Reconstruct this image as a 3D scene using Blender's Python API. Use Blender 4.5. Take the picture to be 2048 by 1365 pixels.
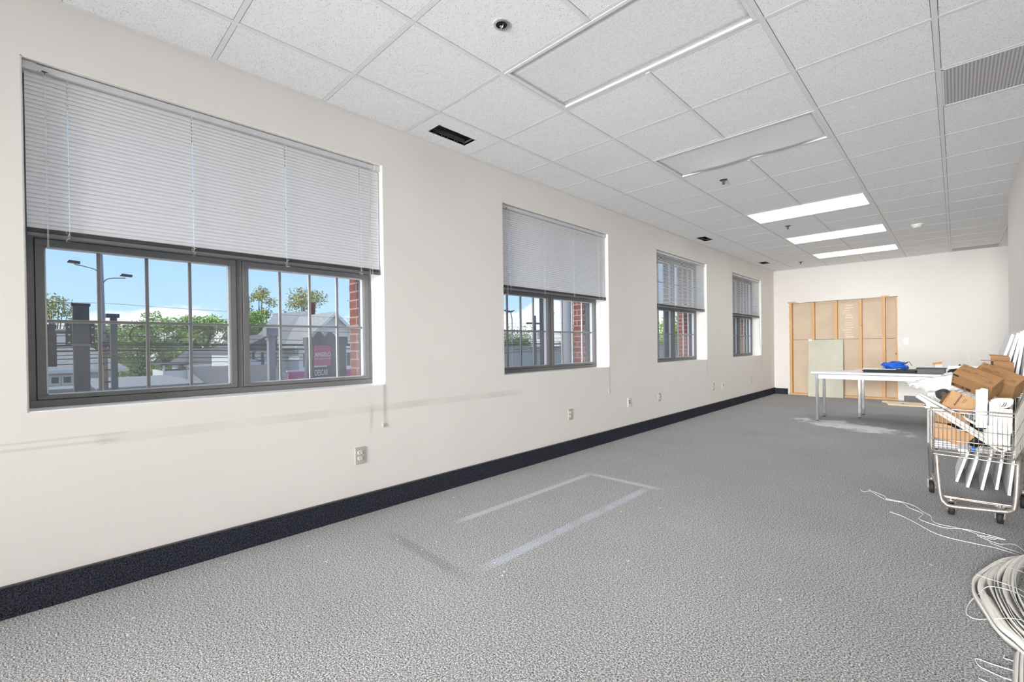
import bpy, bmesh, math, random
from mathutils import Vector, Matrix, noise

S = bpy.context.scene
for o in list(bpy.data.objects): bpy.data.objects.remove(o)
COL = S.collection
random.seed(7)
PI = math.pi
def R(d): return math.radians(d)

# ------------------------------------------------------------------ camera
cam = bpy.data.objects.new('camera', bpy.data.cameras.new('camera')); COL.objects.link(cam)
f_px, yaw, pit, rol = 913.8651, 0.7749, -0.0069, -0.0133
c, s = math.cos(yaw), math.sin(yaw); A = Matrix(((c, s, 0), (0, 0, -1), (-s, c, 0)))
c, s = math.cos(pit), math.sin(pit); B = Matrix(((1, 0, 0), (0, c, s), (0, -s, c)))
c, s = math.cos(rol), math.sin(rol); Cm = Matrix(((c, -s, 0), (s, c, 0), (0, 0, 1)))
Rm = Cm @ B @ A
mw = Matrix.Identity(4)
for i in range(3):
    mw[i][0] = Rm[0][i]; mw[i][1] = -Rm[1][i]; mw[i][2] = -Rm[2][i]
mw[2][3] = 1.143
cam.matrix_world = mw
cam.data.sensor_width = 36; cam.data.lens = f_px / 2048 * 36
cam.data.shift_x = 6.1 / 2048; cam.data.shift_y = 16.93 / 2048
cam.data.clip_start = .05; cam.data.clip_end = 2000
S.camera = cam
S.view_settings.view_transform = 'Standard'; S.view_settings.look = 'None'
S.view_settings.gamma = 1; S.view_settings.use_curve_mapping = False
S.view_settings.exposure = 0.14

# ------------------------------------------------------------------ sky
W = bpy.data.worlds.new('sky'); S.world = W; W.use_nodes = True
nt = W.node_tree; nt.nodes.clear()
N = nt.nodes.new; Lk = nt.links.new
out = N('ShaderNodeOutputWorld'); bg = N('ShaderNodeBackground'); bg.inputs[1].default_value = 1.2
tc = N('ShaderNodeTexCoord'); sep = N('ShaderNodeSeparateXYZ'); Lk(tc.outputs['Generated'], sep.inputs[0])
rmp = N('ShaderNodeValToRGB'); Lk(sep.outputs[2], rmp.inputs[0])
rmp.color_ramp.elements[0].position = 0.0; rmp.color_ramp.elements[0].color = (.50, .73, .95, 1)
rmp.color_ramp.elements[1].position = .45; rmp.color_ramp.elements[1].color = (.20, .42, .80, 1)
e = rmp.color_ramp.elements.new(.14); e.color = (.40, .63, .91, 1)
mp = N('ShaderNodeMapping'); mp.inputs['Scale'].default_value = (1, 1, 2.6); mp.inputs['Location'].default_value = (3.1, 1.4, .2)
Lk(tc.outputs['Generated'], mp.inputs[0])
nz = N('ShaderNodeTexNoise'); nz.inputs['Scale'].default_value = 4.2; nz.inputs['Detail'].default_value = 7; nz.inputs['Roughness'].default_value = .55
Lk(mp.outputs[0], nz.inputs[0])
ma = N('ShaderNodeMath'); ma.operation = 'MULTIPLY_ADD'; Lk(sep.outputs[2], ma.inputs[0]); ma.inputs[1].default_value = -3.2; Lk(nz.outputs[0], ma.inputs[2])
cr = N('ShaderNodeValToRGB'); Lk(ma.outputs[0], cr.inputs[0])
cr.color_ramp.elements[0].position = .27; cr.color_ramp.elements[1].position = .34
mx = N('ShaderNodeMixRGB'); Lk(cr.outputs[0], mx.inputs[0]); Lk(rmp.outputs[0], mx.inputs[1]); mx.inputs[2].default_value = (.90, .94, .98, 1)
Lk(mx.outputs[0], bg.inputs[0]); Lk(bg.outputs[0], out.inputs[0])

def light(name, kind, loc, energy, color=(1, 1, 1), size=None, direction=None, angle=None):
    ld = bpy.data.lights.new(name, kind); ld.energy = energy; ld.color = color
    if kind == 'AREA': ld.shape = 'RECTANGLE'; ld.size, ld.size_y = size
    if kind == 'SUN': ld.angle = angle
    o = bpy.data.objects.new(name, ld); COL.objects.link(o); o.location = loc
    o.rotation_euler = Vector(direction).to_track_quat('-Z', 'Y').to_euler()
    return o
light('sun', 'SUN', (-10, -10, 20), 4.0, (1, .97, .92), direction=(.10, .62, -.80), angle=R(3))
# added unseen fill lights brightening the room, behind the camera and beyond the partition
light('fill_light_near', 'AREA', (-.7, -6.6, 2.1), 86, (1, .99, .985), (2.4, 1.0), (-.07, 1, -.20)).data.spread = R(38)
light('fill_light_up', 'AREA', (-.9, -5.6, .7), 66, (1, .99, .985), (2.6, 1.4), (0, 1.0, .19)).data.spread = R(50)
light('fill_light_alcove', 'AREA', (4.6, 9.5, .9), 10, (1, .99, .985), (3.4, 1.2), (-1, -.12, .42))

# ------------------------------------------------------------------ helpers
class MB:
    def __init__(s): s.v = []; s.f = []; s.m = []; s.mi = 0; s.sm = []
    def quad(s, *p, smooth=False):
        i = len(s.v); s.v += [tuple(q) for q in p]; s.f.append(tuple(range(i, i + len(p)))); s.m.append(s.mi); s.sm.append(smooth); return s
    def raw(s, vs, fs, smooth=False):
        i = len(s.v); s.v += [tuple(q) for q in vs]
        for f in fs: s.f.append(tuple(i + k for k in f)); s.m.append(s.mi); s.sm.append(smooth)
        return s
    def box(s, x0, x1, y0, y1, z0, z1):
        vs = [(x, y, z) for x in (x0, x1) for y in (y0, y1) for z in (z0, z1)]
        return s.raw(vs, [(0, 1, 3, 2), (4, 6, 7, 5), (0, 4, 5, 1), (2, 3, 7, 6), (0, 2, 6, 4), (1, 5, 7, 3)])
    def par(s, o, a, b, c):
        o, a, b, c = map(Vector, (o, a, b, c))
        vs = [o, o + c, o + b, o + b + c, o + a, o + a + c, o + a + b, o + a + b + c]
        return s.raw(vs, [(0, 1, 3, 2), (4, 6, 7, 5), (0, 4, 5, 1), (2, 3, 7, 6), (0, 2, 6, 4), (1, 5, 7, 3)])
    def tube(s, pts, r, n=8, close=False, cap=True):
        pts = [Vector(p) for p in pts]; k = len(pts); rs = r if isinstance(r, (list, tuple)) else [r] * k
        t0 = (pts[1] - pts[0]).normalized(); up = Vector((0, 0, 1)) if abs(t0.z) < .9 else Vector((1, 0, 0))
        nrm = t0.cross(up).normalized(); vs = []; fs = []
        for i, p in enumerate(pts):
            if close: t = pts[(i + 1) % k] - pts[i - 1]
            else: t = pts[min(i + 1, k - 1)] - pts[max(i - 1, 0)]
            t.normalize(); nrm = (nrm - t * nrm.dot(t)).normalized(); b = t.cross(nrm)
            for j in range(n):
                a = 2 * PI * j / n; vs.append(p + (nrm * math.cos(a) + b * math.sin(a)) * rs[i])
        for i in range(k if close else k - 1):
            for j in range(n):
                a = i * n + j; b2 = i * n + (j + 1) % n; c2 = ((i + 1) % k) * n + (j + 1) % n; d = ((i + 1) % k) * n + j
                fs.append((a, b2, c2, d))
        s.raw(vs, fs, True)
        if cap and not close:
            s.raw(vs[:n], [tuple(reversed(range(n)))]); s.raw(vs[-n:], [tuple(range(n))])
        return s
    def cyl(s, p0, p1, r, n=20, r1=None):
        return s.tube([p0, p1], [r, r if r1 is None else r1], n)
    def ring(s, c, axis, r0, r1, h, n=28):
        # annular ring, axis unit vector
        ax = Vector(axis).normalized(); u = ax.orthogonal().normalized(); w = ax.cross(u); c = Vector(c); vs = []; fs = []
        for j in range(n):
            d = u * math.cos(2 * PI * j / n) + w * math.sin(2 * PI * j / n)
            vs += [c + d * r0, c + d * r1, c + d * r1 + ax * h, c + d * r0 + ax * h]
        for j in range(n):
            a = j * 4; b = (j + 1) % n * 4
            for k in range(4): fs.append((a + k, a + (k + 1) % 4, b + (k + 1) % 4, b + k))
        return s.raw(vs, fs, False)
    def prism(s, poly, o, u, w, n, depth):
        # poly in 2D on (u,w) from o, extruded along n
        o, u, w, n = map(Vector, (o, u, w, n)); k = len(poly)
        a = [o + u * p[0] + w * p[1] for p in poly]; b = [q + n * depth for q in a]
        return s.raw(a + b, [tuple(range(k)), tuple(range(2 * k - 1, k - 1, -1))] + [(i, i + k, (i + 1) % k + k, (i + 1) % k) for i in range(k)])
    def strip(s, pts, wid, nrm, thick=.0008):
        # ribbon along pts, widthwise vectors wid (list or single)
        pts = [Vector(p) for p in pts]; k = len(pts); wd = wid if isinstance(wid, list) else [wid] * k
        nn = nrm if isinstance(nrm, list) else [nrm] * k
        vs = []
        for p, w, q in zip(pts, wd, nn):
            w = Vector(w); q = Vector(q).normalized() * thick
            vs += [p - w / 2, p + w / 2, p + w / 2 + q, p - w / 2 + q]
        fs = [(0, 1, 2, 3), tuple(4 * (k - 1) + j for j in (3, 2, 1, 0))]
        for i in range(k - 1):
            for j in range(4): fs.append((4 * i + j, 4 * i + 4 + j, 4 * i + 4 + (j + 1) % 4, 4 * i + (j + 1) % 4))
        return s.raw(vs, fs, True)
    def build(s, name, mats, parent=None, bevel=None, recalc=True):
        me = bpy.data.meshes.new(name)
        org = ORG.get(parent.name, Vector()) if parent else Vector()
        me.from_pydata([tuple(Vector(v) - org) for v in s.v], [], s.f)
        for m in (mats if isinstance(mats, (list, tuple)) else [mats]): me.materials.append(m)
        for p, mi, sm in zip(me.polygons, s.m, s.sm): p.material_index = mi; p.use_smooth = sm
        if recalc:
            bm = bmesh.new(); bm.from_mesh(me); bmesh.ops.recalc_face_normals(bm, faces=bm.faces); bm.to_mesh(me); bm.free()
        o = bpy.data.objects.new(name, me); COL.objects.link(o)
        if parent: o.parent = parent; ORG[o.name] = org
        if bevel:
            b = o.modifiers.new('bevel', 'BEVEL'); b.width = bevel; b.segments = 2; b.limit_method = 'ANGLE'
        return o
ORG = {}
def tag(o, label=None, cat=None, group=None, kind=None):
    if label: o['label'] = label
    if cat: o['category'] = cat
    if group: o['group'] = group
    if kind: o['kind'] = kind
    return o
def thing(name, label, cat, loc, group=None, kind=None):
    o = bpy.data.objects.new(name, None); COL.objects.link(o); o.location = loc; o.empty_display_size = .1
    ORG[o.name] = Vector(loc)
    return tag(o, label, cat, group, kind)
def solo(mb, name, mat, label, cat, group=None, kind=None, bevel=None, loc=None):
    # a thing that is one mesh; its origin is put at loc
    if loc is None:
        xs = [v[0] for v in mb.v]; ys = [v[1] for v in mb.v]; zs = [v[2] for v in mb.v]
        loc = ((min(xs) + max(xs)) / 2, (min(ys) + max(ys)) / 2, min(zs))
    mb.v = [tuple(Vector(v) - Vector(loc)) for v in mb.v]
    o = mb.build(name, mat, bevel=bevel); o.location = loc
    return tag(o, label, cat, group, kind)
def struct(mb, name, mat, label=None, cat=None, parent=None, bevel=None):
    o = mb.build(name, mat, parent, bevel=bevel)
    if not parent: tag(o, label, cat, None, 'structure')
    return o

def spline(pts, n=8, close=False):
    P = [Vector(p) for p in pts]; out = []; k = len(P)
    rng = range(k) if close else range(k - 1)
    for i in rng:
        if close: a, b, c, d = P[i - 1], P[i], P[(i + 1) % k], P[(i + 2) % k]
        else: a, b, c, d = P[max(i - 1, 0)], P[i], P[i + 1], P[min(i + 2, k - 1)]
        for j in range(n):
            t = j / n
            out.append(.5 * ((2 * b) + (c - a) * t + (2 * a - 5 * b + 4 * c - d) * t * t + (3 * b - a - 3 * c + d) * t ** 3))
    if not close: out.append(P[-1])
    return out

# ------------------------------------------------------------------ materials
class Mat:
    def __init__(s, name, base=(.5, .5, .5), rough=.6, metal=0, **k):
        s.m = bpy.data.materials.new(name); s.m.use_nodes = True; s.nt = s.m.node_tree
        s.b = s.nt.nodes['Principled BSDF']; s.out = s.nt.nodes['Material Output']
        s.b.inputs['Base Color'].default_value = (*base, 1); s.b.inputs['Roughness'].default_value = rough
        s.b.inputs['Metallic'].default_value = metal
        for a, v in k.items(): s.b.inputs[a.replace('_', ' ')].default_value = v
        s.tc = None
    def n(s, t, **k):
        q = s.nt.nodes.new('ShaderNode' + t)
        for a, v in k.items():
            if a in q.inputs: q.inputs[a].default_value = v
            elif a.replace('_', ' ') in q.inputs: q.inputs[a.replace('_', ' ')].default_value = v
            else: setattr(q, a, v)
        return q
    def l(s, a, b): s.nt.links.new(a, b)
    def pos(s):
        # world-fixed position
        if not s.tc: s.tc = s.n('NewGeometry')
        return s.tc.outputs['Position']
    def math(s, op, a, b=None, c=None):
        q = s.n('Math'); q.operation = op
        for i, v in enumerate((a, b, c)):
            if v is None: continue
            if isinstance(v, (int, float)): q.inputs[i].default_value = v
            else: s.l(v, q.inputs[i])
        return q.outputs[0]
    def noise(s, scale, detail=2, rough=.5, vec=None, **k):
        q = s.n('TexNoise', Scale=scale, Detail=detail, Roughness=rough, **k); s.l(vec or s.pos(), q.inputs['Vector']); return q.outputs['Fac']
    def ramp(s, fac, *stops):
        q = s.n('ValToRGB'); s.l(fac, q.inputs[0]); el = q.color_ramp.elements
        while len(el) < len(stops): el.new(.5)
        for e, (p, c) in zip(el, stops): e.position = p; e.color = (*c, 1) if len(c) == 3 else c
        return q.outputs[0]
    def mix(s, fac, a, b, mode='MIX'):
        q = s.n('MixRGB'); q.blend_type = mode
        for i, v in enumerate((fac, a, b)):
            if isinstance(v, (int, float)): q.inputs[i].default_value = v
            elif isinstance(v, tuple): q.inputs[i].default_value = (*v, 1)
            else: s.l(v, q.inputs[i])
        return q.outputs[0]
    def color(s, c): s.l(c, s.b.inputs['Base Color']); return s
    def bump(s, h, strength=.3, dist=.002):
        q = s.n('Bump', Strength=strength, Distance=dist); s.l(h, q.inputs['Height']); s.l(q.outputs[0], s.b.inputs['Normal']); return s
    def seg(s, x0, y0, x1, y1, w, px, py, soft=.008):
        # soft mask of a strip from (x0,y0) to (x1,y1), half width w
        L = math.hypot(x1 - x0, y1 - y0); dx, dy = (x1 - x0) / L, (y1 - y0) / L
        a = s.math('ADD', s.math('MULTIPLY', s.math('SUBTRACT', px, x0), dx), s.math('MULTIPLY', s.math('SUBTRACT', py, y0), dy))
        d = s.math('ABSOLUTE', s.math('ADD', s.math('MULTIPLY', s.math('SUBTRACT', px, x0), -dy), s.math('MULTIPLY', s.math('SUBTRACT', py, y0), dx)))
        m1 = s.n('MapRange'); m1.inputs[1].default_value = w + soft; m1.inputs[2].default_value = w; s.l(d, m1.inputs[0])
        aa = s.math('ABSOLUTE', s.math('SUBTRACT', a, L / 2))
        m2 = s.n('MapRange'); m2.inputs[1].default_value = L / 2 + soft * 4; m2.inputs[2].default_value = L / 2 - soft * 4; s.l(aa, m2.inputs[0])
        return s.math('MULTIPLY', m1.outputs[0], m2.outputs[0])
def flat(name, base, rough=.6, metal=0, var=.04, vs=25, **k):
    # plain material with faint mottling of its own colour
    m = Mat(name, base, rough, metal, **k)
    lo = tuple(max(0, x * (1 - var)) for x in base); hi = tuple(min(1, x * (1 + var)) for x in base)
    m.color(m.ramp(m.noise(vs, 3), (.3, lo), (.7, hi)))
    return m.m

M = {}
# wall paint, with the ghost of a removed rail, and a narrow darker streak under the first blind's cord
m = Mat('cream wall paint', rough=.75)
base = m.ramp(m.noise(2.2, 4), (.3, (.79, .762, .725)), (.7, (.815, .787, .75)))
sp = m.n('SeparateXYZ'); m.l(m.pos(), sp.inputs[0]); px, py, pz = sp.outputs
mk = m.seg(.18, .722, 3.2, .716, .022, py, pz, .005)
mk2 = m.seg(-3, .745, .25, .715, .003, py, pz, .006)
mk3 = m.seg(1.6, .58, 1.61, .73, .005, py, pz, .012)
mk4 = m.seg(-3, .762, .3, .745, .002, py, pz, .005)
on_left = m.math('LESS_THAN', px, -2.9)
br = m.noise(7, 4)
msk = m.math('MULTIPLY', m.math('MULTIPLY', mk, m.ramp(m.noise(3, 3), (.35, (.15,) * 3), (.65, (1,) * 3))), .28)
msk = m.math('ADD', msk, m.math('MULTIPLY', m.math('MAXIMUM', mk2, mk4), .28)); msk = m.math('ADD', msk, m.math('MULTIPLY', mk3, .35))
colr = m.mix(m.math('MULTIPLY', msk, on_left), base, (.42, .40, .36))
m.color(colr).bump(m.noise(90, 3), .12, .002); M['wall'] = m.m

M['white_paint'] = flat('white painted sill and jamb', (.90, .89, .85), .5, var=.02)
# brick
m = Mat('red brick', rough=.9)
sp = m.n('SeparateXYZ'); m.l(m.pos(), sp.inputs[0]); cb = m.n('CombineXYZ')
m.l(m.math('ADD', sp.outputs[0], sp.outputs[1]), cb.inputs[0]); m.l(sp.outputs[2], cb.inputs[1])
bt = m.n('TexBrick', Scale=1.0); bt.inputs['Brick Width'].default_value = .215; bt.inputs['Row Height'].default_value = .066; bt.inputs['Mortar Size'].default_value = .006
bt.inputs['Color1'].default_value = (.30, .075, .05, 1); bt.inputs['Color2'].default_value = (.20, .05, .04, 1); bt.inputs['Mortar'].default_value = (.50, .47, .45, 1)
m.l(cb.outputs[0], bt.inputs['Vector']); m.color(m.mix(.35, bt.outputs[0], m.ramp(m.noise(40, 4), (.3, (.12, .04, .03)), (.7, (.42, .16, .12)))))
m.bump(bt.outputs['Fac'], -.5, .01); M['brick'] = m.m

# ceiling tile: fissured mineral fibre
m = Mat('mineral fibre ceiling tile', rough=.95)
v1 = m.n('TexVoronoi', Scale=105.0); m.l(m.pos(), v1.inputs['Vector'])
hole = m.ramp(v1.outputs['Distance'], (.17, (1,) * 3), (.23, (0,) * 3))
msel = m.ramp(m.noise(60, 1), (.41, (0,) * 3), (.47, (1,) * 3))
v2 = m.noise(150, 3, .6); fis = m.ramp(v2, (.33, (1,) * 3), (.37, (0,) * 3))
hk = m.math('MAXIMUM', m.math('MULTIPLY', hole, msel), m.math('MULTIPLY', fis, .7))
m.color(m.mix(m.math('MULTIPLY', hk, .85), m.ramp(m.noise(30, 2), (.3, (.845, .855, .87)), (.7, (.88, .89, .905))), (.28, .28, .29)))
m.bump(hk, -.3, .003); M['tile'] = m.m
M['tee'] = flat('white enamelled ceiling tee', (.76, .768, .78), .45, var=.02)
M['void'] = flat('dark plenum void', (.012, .012, .013), .9)

# carpet
def carpet(name, lo, hi, extra=False):
    m = Mat(name, rough=1.0, Specular_IOR_Level=.1)
    n1 = m.noise(150, 3, .7); n2 = m.noise(320, 2, .6); n3 = m.noise(1.3, 3)
    mm = m.math('ADD', m.math('MULTIPLY', n1, .6), m.math('MULTIPLY', n2, .4))
    col = m.ramp(mm, (.405, lo), (.495, tuple((a + b) * .36 for a, b in zip(lo, hi))), (.60, hi))
    col = m.mix(1.0, col, m.ramp(n3, (.3, (.90,) * 3), (.7, (1,) * 3)), 'MULTIPLY')
    if extra:
        sp = m.n('SeparateXYZ'); m.l(m.pos(), sp.inputs[0]); px, py, _ = sp.outputs
        a = m.seg(-1.745, 1.6, -1.757, 3.37, .024, px, py, .02)      # blue chalky line
        b = m.seg(-2.335, 1.9, -2.330, 3.39, .018, px, py, .02)
        c = m.seg(-2.34, 3.39, -1.70, 3.387, .020, px, py, .02)
        d = m.seg(-2.44, 1.48, -1.77, 1.45, .02, px, py, .03)
        worn = m.ramp(m.noise(4, 3), (.35, (.35,) * 3), (.6, (1,) * 3))
        col = m.mix(m.math('MULTIPLY', m.math('MULTIPLY', a, worn), .42), col, (.60, .67, .80))
        col = m.mix(m.math('MULTIPLY', m.math('MAXIMUM', b, c), .35), col, (.78, .78, .78))
        col = m.mix(m.math('MULTIPLY', d, .22), col, (.06, .06, .065))
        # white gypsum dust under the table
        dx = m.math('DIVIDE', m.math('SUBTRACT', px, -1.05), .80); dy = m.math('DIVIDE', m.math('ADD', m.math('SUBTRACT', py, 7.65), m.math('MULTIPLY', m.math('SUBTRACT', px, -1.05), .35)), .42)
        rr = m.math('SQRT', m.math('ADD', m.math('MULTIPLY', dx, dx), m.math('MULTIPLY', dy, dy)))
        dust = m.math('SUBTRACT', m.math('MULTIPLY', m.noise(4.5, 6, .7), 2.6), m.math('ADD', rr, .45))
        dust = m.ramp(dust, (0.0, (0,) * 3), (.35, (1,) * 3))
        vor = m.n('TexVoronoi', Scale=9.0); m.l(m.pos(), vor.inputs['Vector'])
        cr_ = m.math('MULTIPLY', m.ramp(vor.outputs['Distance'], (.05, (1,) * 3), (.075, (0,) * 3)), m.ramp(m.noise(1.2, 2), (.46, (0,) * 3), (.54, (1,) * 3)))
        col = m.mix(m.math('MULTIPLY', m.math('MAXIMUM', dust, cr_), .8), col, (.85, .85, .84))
    m.color(col).bump(mm, .9, .006); return m.m
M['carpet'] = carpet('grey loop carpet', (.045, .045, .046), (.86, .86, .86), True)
M['base'] = carpet('navy carpet baseboard', (.006, .007, .012), (.085, .09, .12))
M['metal_trim'] = flat('thin dark metal trim', (.10, .10, .10), .4, .6)

M['frame'] = flat('dark grey aluminium window frame', (.19, .19, .193), .5, var=.05)
M['muntin'] = flat('mid grey glazing bar', (.26, .26, .265), .4, .2)
M['bead'] = flat('pale grey glazing bar', (.80, .80, .80), .35, .2)
m = Mat('window glass'); gl = m.n('BsdfGlossy', Roughness=.02); tr = m.n('BsdfTransparent'); df = m.n('BsdfDiffuse'); df.inputs[0].default_value = (.7, .72, .74, 1)
tr.inputs[0].default_value = (.96, .97, .97, 1)
fr = m.n('LayerWeight', Blend=.5); mx1 = m.n('MixShader'); m.l(m.math('MULTIPLY_ADD', m.math('POWER', fr.outputs['Facing'], 5), .30, .03), mx1.inputs[0]); m.l(tr.outputs[0], mx1.inputs[1]); m.l(gl.outputs[0], mx1.inputs[2])
mx2 = m.n('MixShader'); m.l(m.math('MULTIPLY', m.noise(5, 4), .10), mx2.inputs[0]); m.l(mx1.outputs[0], mx2.inputs[1]); m.l(df.outputs[0], mx2.inputs[2])
m.l(mx2.outputs[0], m.out.inputs[0]); M['glass'] = m.m
m = Mat('insect screen mesh', (.52, .53, .55), .8); trn = m.n('BsdfTransparent'); mm = m.n('MixShader'); mm.inputs[0].default_value = .70
m.l(m.b.outputs[0], mm.inputs[1]); m.l(trn.outputs[0], mm.inputs[2]); m.l(mm.outputs[0], m.out.inputs[0]); M['screen'] = m.m
m = Mat('white aluminium slat', (.88, .88, .885), .45)
tb = m.n('BsdfTranslucent'); tb.inputs[0].default_value = (.8, .8, .82, 1); ms = m.n('MixShader'); ms.inputs[0].default_value = .25
m.l(m.b.outputs[0], ms.inputs[1]); m.l(tb.outputs[0], ms.inputs[2]); m.l(ms.outputs[0], m.out.inputs[0]); M['slat'] = m.m
M['rail'] = flat('grey rail and shaded slats', (.16, .16, .165), .4, .2)  # rail grey; on the stacked slats it paints their backlit shade
M['headrail'] = flat('grey white headrail', (.62, .63, .65), .4)
M['cord'] = flat('white cord', (.85, .85, .83), .7)
M['cord_grey'] = flat('dusty pull cord', (.50, .48, .45), .8)
M['wand'] = flat('clear acrylic wand', (.90, .90, .90), .15)
M['black'] = flat('black plastic', (.008, .008, .009), .6)
M['tray'] = flat('charcoal tray plastic', (.045, .045, .05), .5)
M['beige_plate'] = flat('beige outlet plate', (.50, .47, .40), .4)
M['white_plastic'] = flat('white plastic', (.82, .81, .78), .35)
M['chrome'] = flat('chrome', (.72, .73, .75), .12, 1.0, var=.01)
M['steel_worn'] = None
m = Mat('worn zinc plated tube', (.5, .48, .45), .35, .75)
m.color(m.ramp(m.noise(14, 4), (.35, (.42, .36, .30)), (.5, (.46, .43, .40)), (.7, (.28, .22, .17)))); M['steel_worn'] = m.m
m = Mat('rusty wire', (.6, .6, .6), .35, .8)
m.color(m.ramp(m.noise(25, 3), (.4, (.48, .46, .43)), (.62, (.56, .53, .49)), (.75, (.24, .13, .08)))); M['wire'] = m.m
M['rubber'] = flat('black rubber', (.015, .015, .015), .7)
# lamp lens
def lens(name, emit):
    m = Mat(name, (.74, .74, .74), .35)
    v = m.n('TexVoronoi', Scale=75.0); v.feature = 'F1'; m.l(m.pos(), v.inputs['Vector'])
    m.color(m.ramp(v.outputs['Distance'], (.0, (.70, .71, .73)), (.6, (.84, .85, .87)))).bump(v.outputs['Distance'], .12, .002)
    if emit: m.b.inputs['Emission Color'].default_value = (1, .99, .97, 1); m.b.inputs['Emission Strength'].default_value = emit
    return m.m
M['lens_off'] = lens('prismatic lens unlit', 0); M['lens_on'] = lens('prismatic lens lit', 5.2)
m = Mat('perforated return grille', (.3, .3, .3), .5)
v = m.n('TexVoronoi', Scale=62.0, Randomness=0.0); m.l(m.pos(), v.inputs['Vector'])
m.color(m.ramp(v.outputs['Distance'], (.28, (.20,) * 3), (.40, (.58,) * 3))); M['grille'] = m.m
# wood
def wood(name, a, b, sc=(60, 60, 3)):
    m = Mat(name, rough=.7); mp = m.n('Mapping'); mp.inputs['Scale'].default_value = sc; m.l(m.pos(), mp.inputs[0])
    g = m.noise(1, 5, .6, vec=mp.outputs[0]); kn = m.n('TexVoronoi', Scale=3.2); m.l(m.pos(), kn.inputs['Vector'])
    c = m.ramp(g, (.3, a), (.7, b)); c = m.mix(m.ramp(kn.outputs['Distance'], (.04, (1,) * 3), (.08, (0,) * 3)), c, (.16, .07, .03))
    m.color(c); return m.m
M['stud'] = wood('pine stud', (.62, .36, .16), (.76, .48, .25))
M['plank'] = wood('pale planed wood', (.70, .55, .38), (.85, .72, .56), (3, 60, 60))
m = Mat('back of gypsum board', rough=.9); m.color(m.ramp(m.noise(3, 4), (.3, (.62, .51, .385)), (.7, (.69, .58, .44)))); M['gyp'] = m.m
m = Mat('green grey moisture board', rough=.8); m.color(m.ramp(m.noise(4, 5), (.3, (.56, .55, .45)), (.65, (.61, .60, .50)), (.8, (.68, .68, .61)))); M['greenboard'] = m.m
M['plaster'] = flat('broken white plaster', (.80, .78, .74), .95, var=.1, vs=60)
M['laminate'] = flat('white laminate', (.84, .84, .84), .3, var=.01)
M['apron'] = flat('pale grey enamelled steel', (.56, .60, .635), .35)
M['blue'] = flat('blue cable jacket', (.01, .13, .62), .4, var=.25, vs=60)
M['orange'] = flat('orange plastic', (.85, .30, .04), .4)
M['clear'] = None
m = Mat('frosted clear plastic', (.70, .71, .71), .6, Specular_IOR_Level=.1); trn = m.n('BsdfTransparent'); mm = m.n('MixShader'); mm.inputs[0].default_value = .84
m.l(m.b.outputs[0], mm.inputs[1]); m.l(trn.outputs[0], mm.inputs[2]); m.l(mm.outputs[0], m.out.inputs[0]); M['clear'] = m.m
m = Mat('white plastic bag', (.86, .87, .88), .3); trn = m.n('BsdfTranslucent'); trn.inputs[0].default_value = (.9, .9, .9, 1); mm = m.n('MixShader'); mm.inputs[0].default_value = .3
m.l(m.b.outputs[0], mm.inputs[1]); m.l(trn.outputs[0], mm.inputs[2]); m.l(mm.outputs[0], m.out.inputs[0]); M['bag'] = m.m
m = Mat('brown corrugated card', rough=.85); m.color(m.ramp(m.noise(9, 4), (.3, (.27, .145, .06)), (.7, (.33, .185, .08)))); M['card'] = m.m
m = Mat('light brown card', rough=.85); m.color(m.ramp(m.noise(9, 4), (.3, (.37, .215, .105)), (.7, (.43, .26, .13)))); M['card_light'] = m.m
M['ink'] = flat('black printing ink', (.03, .022, .018), .8)
M['ink_soft'] = flat('faded printing ink', (.20, .11, .055), .8)
M['foam'] = flat('white foam block', (.90, .90, .90), .8)
M['foam_edge'] = flat('broken foam edge', (.80, .74, .70), .9, var=.12, vs=90)
M['ivory'] = flat('ivory plastic', (.78, .72, .58), .4)
M['ivory_pale'] = flat('pale ivory vinyl slat', (.88, .865, .81), .4)
M['alu'] = flat('silver sheet metal', (.70, .71, .73), .3, .5)
M['strip_white'] = flat('dusty white ceiling angle', (.52, .50, .46), .5, var=.1)
M['grey_plastic'] = flat('grey plastic', (.20, .205, .22), .4)
M['tile_board'] = flat('white tile board', (.88, .88, .88), .85, var=.02)
M['tile_edge'] = flat('rough tile edge', (.74, .69, .66), .95, var=.1, vs=120)
# outside
m = Mat('tree leaves', rough=.8)
def leafmat(name, a, b):
    m = Mat(name, rough=.8); m.color(m.ramp(m.noise(.8, 3), (.3, a), (.7, b))); return m.m
M['leaf'] = leafmat('fresh green leaves', (.20, .32, .06), (.46, .62, .20))
M['leaf_dark'] = leafmat('dark green leaves', (.10, .19, .05), (.24, .36, .11))
M['leaf_olive'] = leafmat('olive spring leaves', (.30, .28, .10), (.50, .47, .20))
M['bark'] = flat('bark', (.12, .09, .07), .9)
M['siding'] = None
def siding(name, a, sh):
    m = Mat(name, rough=.7); sp = m.n('SeparateXYZ'); m.l(m.pos(), sp.inputs[0])
    fr = m.math('FRACT', m.math('MULTIPLY', sp.outputs[2], 1 / sh)); m.color(m.ramp(fr, (.0, tuple(x * .72 for x in a)), (.14, a), (1, a))).bump(fr, .4, .02); return m.m
M['siding'] = siding('white clapboard', (.90, .89, .87), .13)
M['siding_cream'] = siding('cream clapboard', (.80, .75, .64), .2)
M['shingle'] = flat('grey roof shingles', (.31, .295, .275), .9, var=.15, vs=8)
M['shingle_dark'] = flat('dark roof shingles', (.14, .13, .125), .9, var=.2, vs=8)
M['flatroof'] = flat('pale gravel roof', (.31, .30, .28), .9, var=.12, vs=3)
M['ext_grey'] = flat('weathered grey cladding', (.42, .41, .40), .8, var=.1)
M['ext_dark'] = flat('dark painted steel', (.055, .06, .07), .6, var=.1)
M['ext_mid'] = flat('grey painted steel', (.10, .11, .125), .6, var=.15, vs=8)
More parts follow.
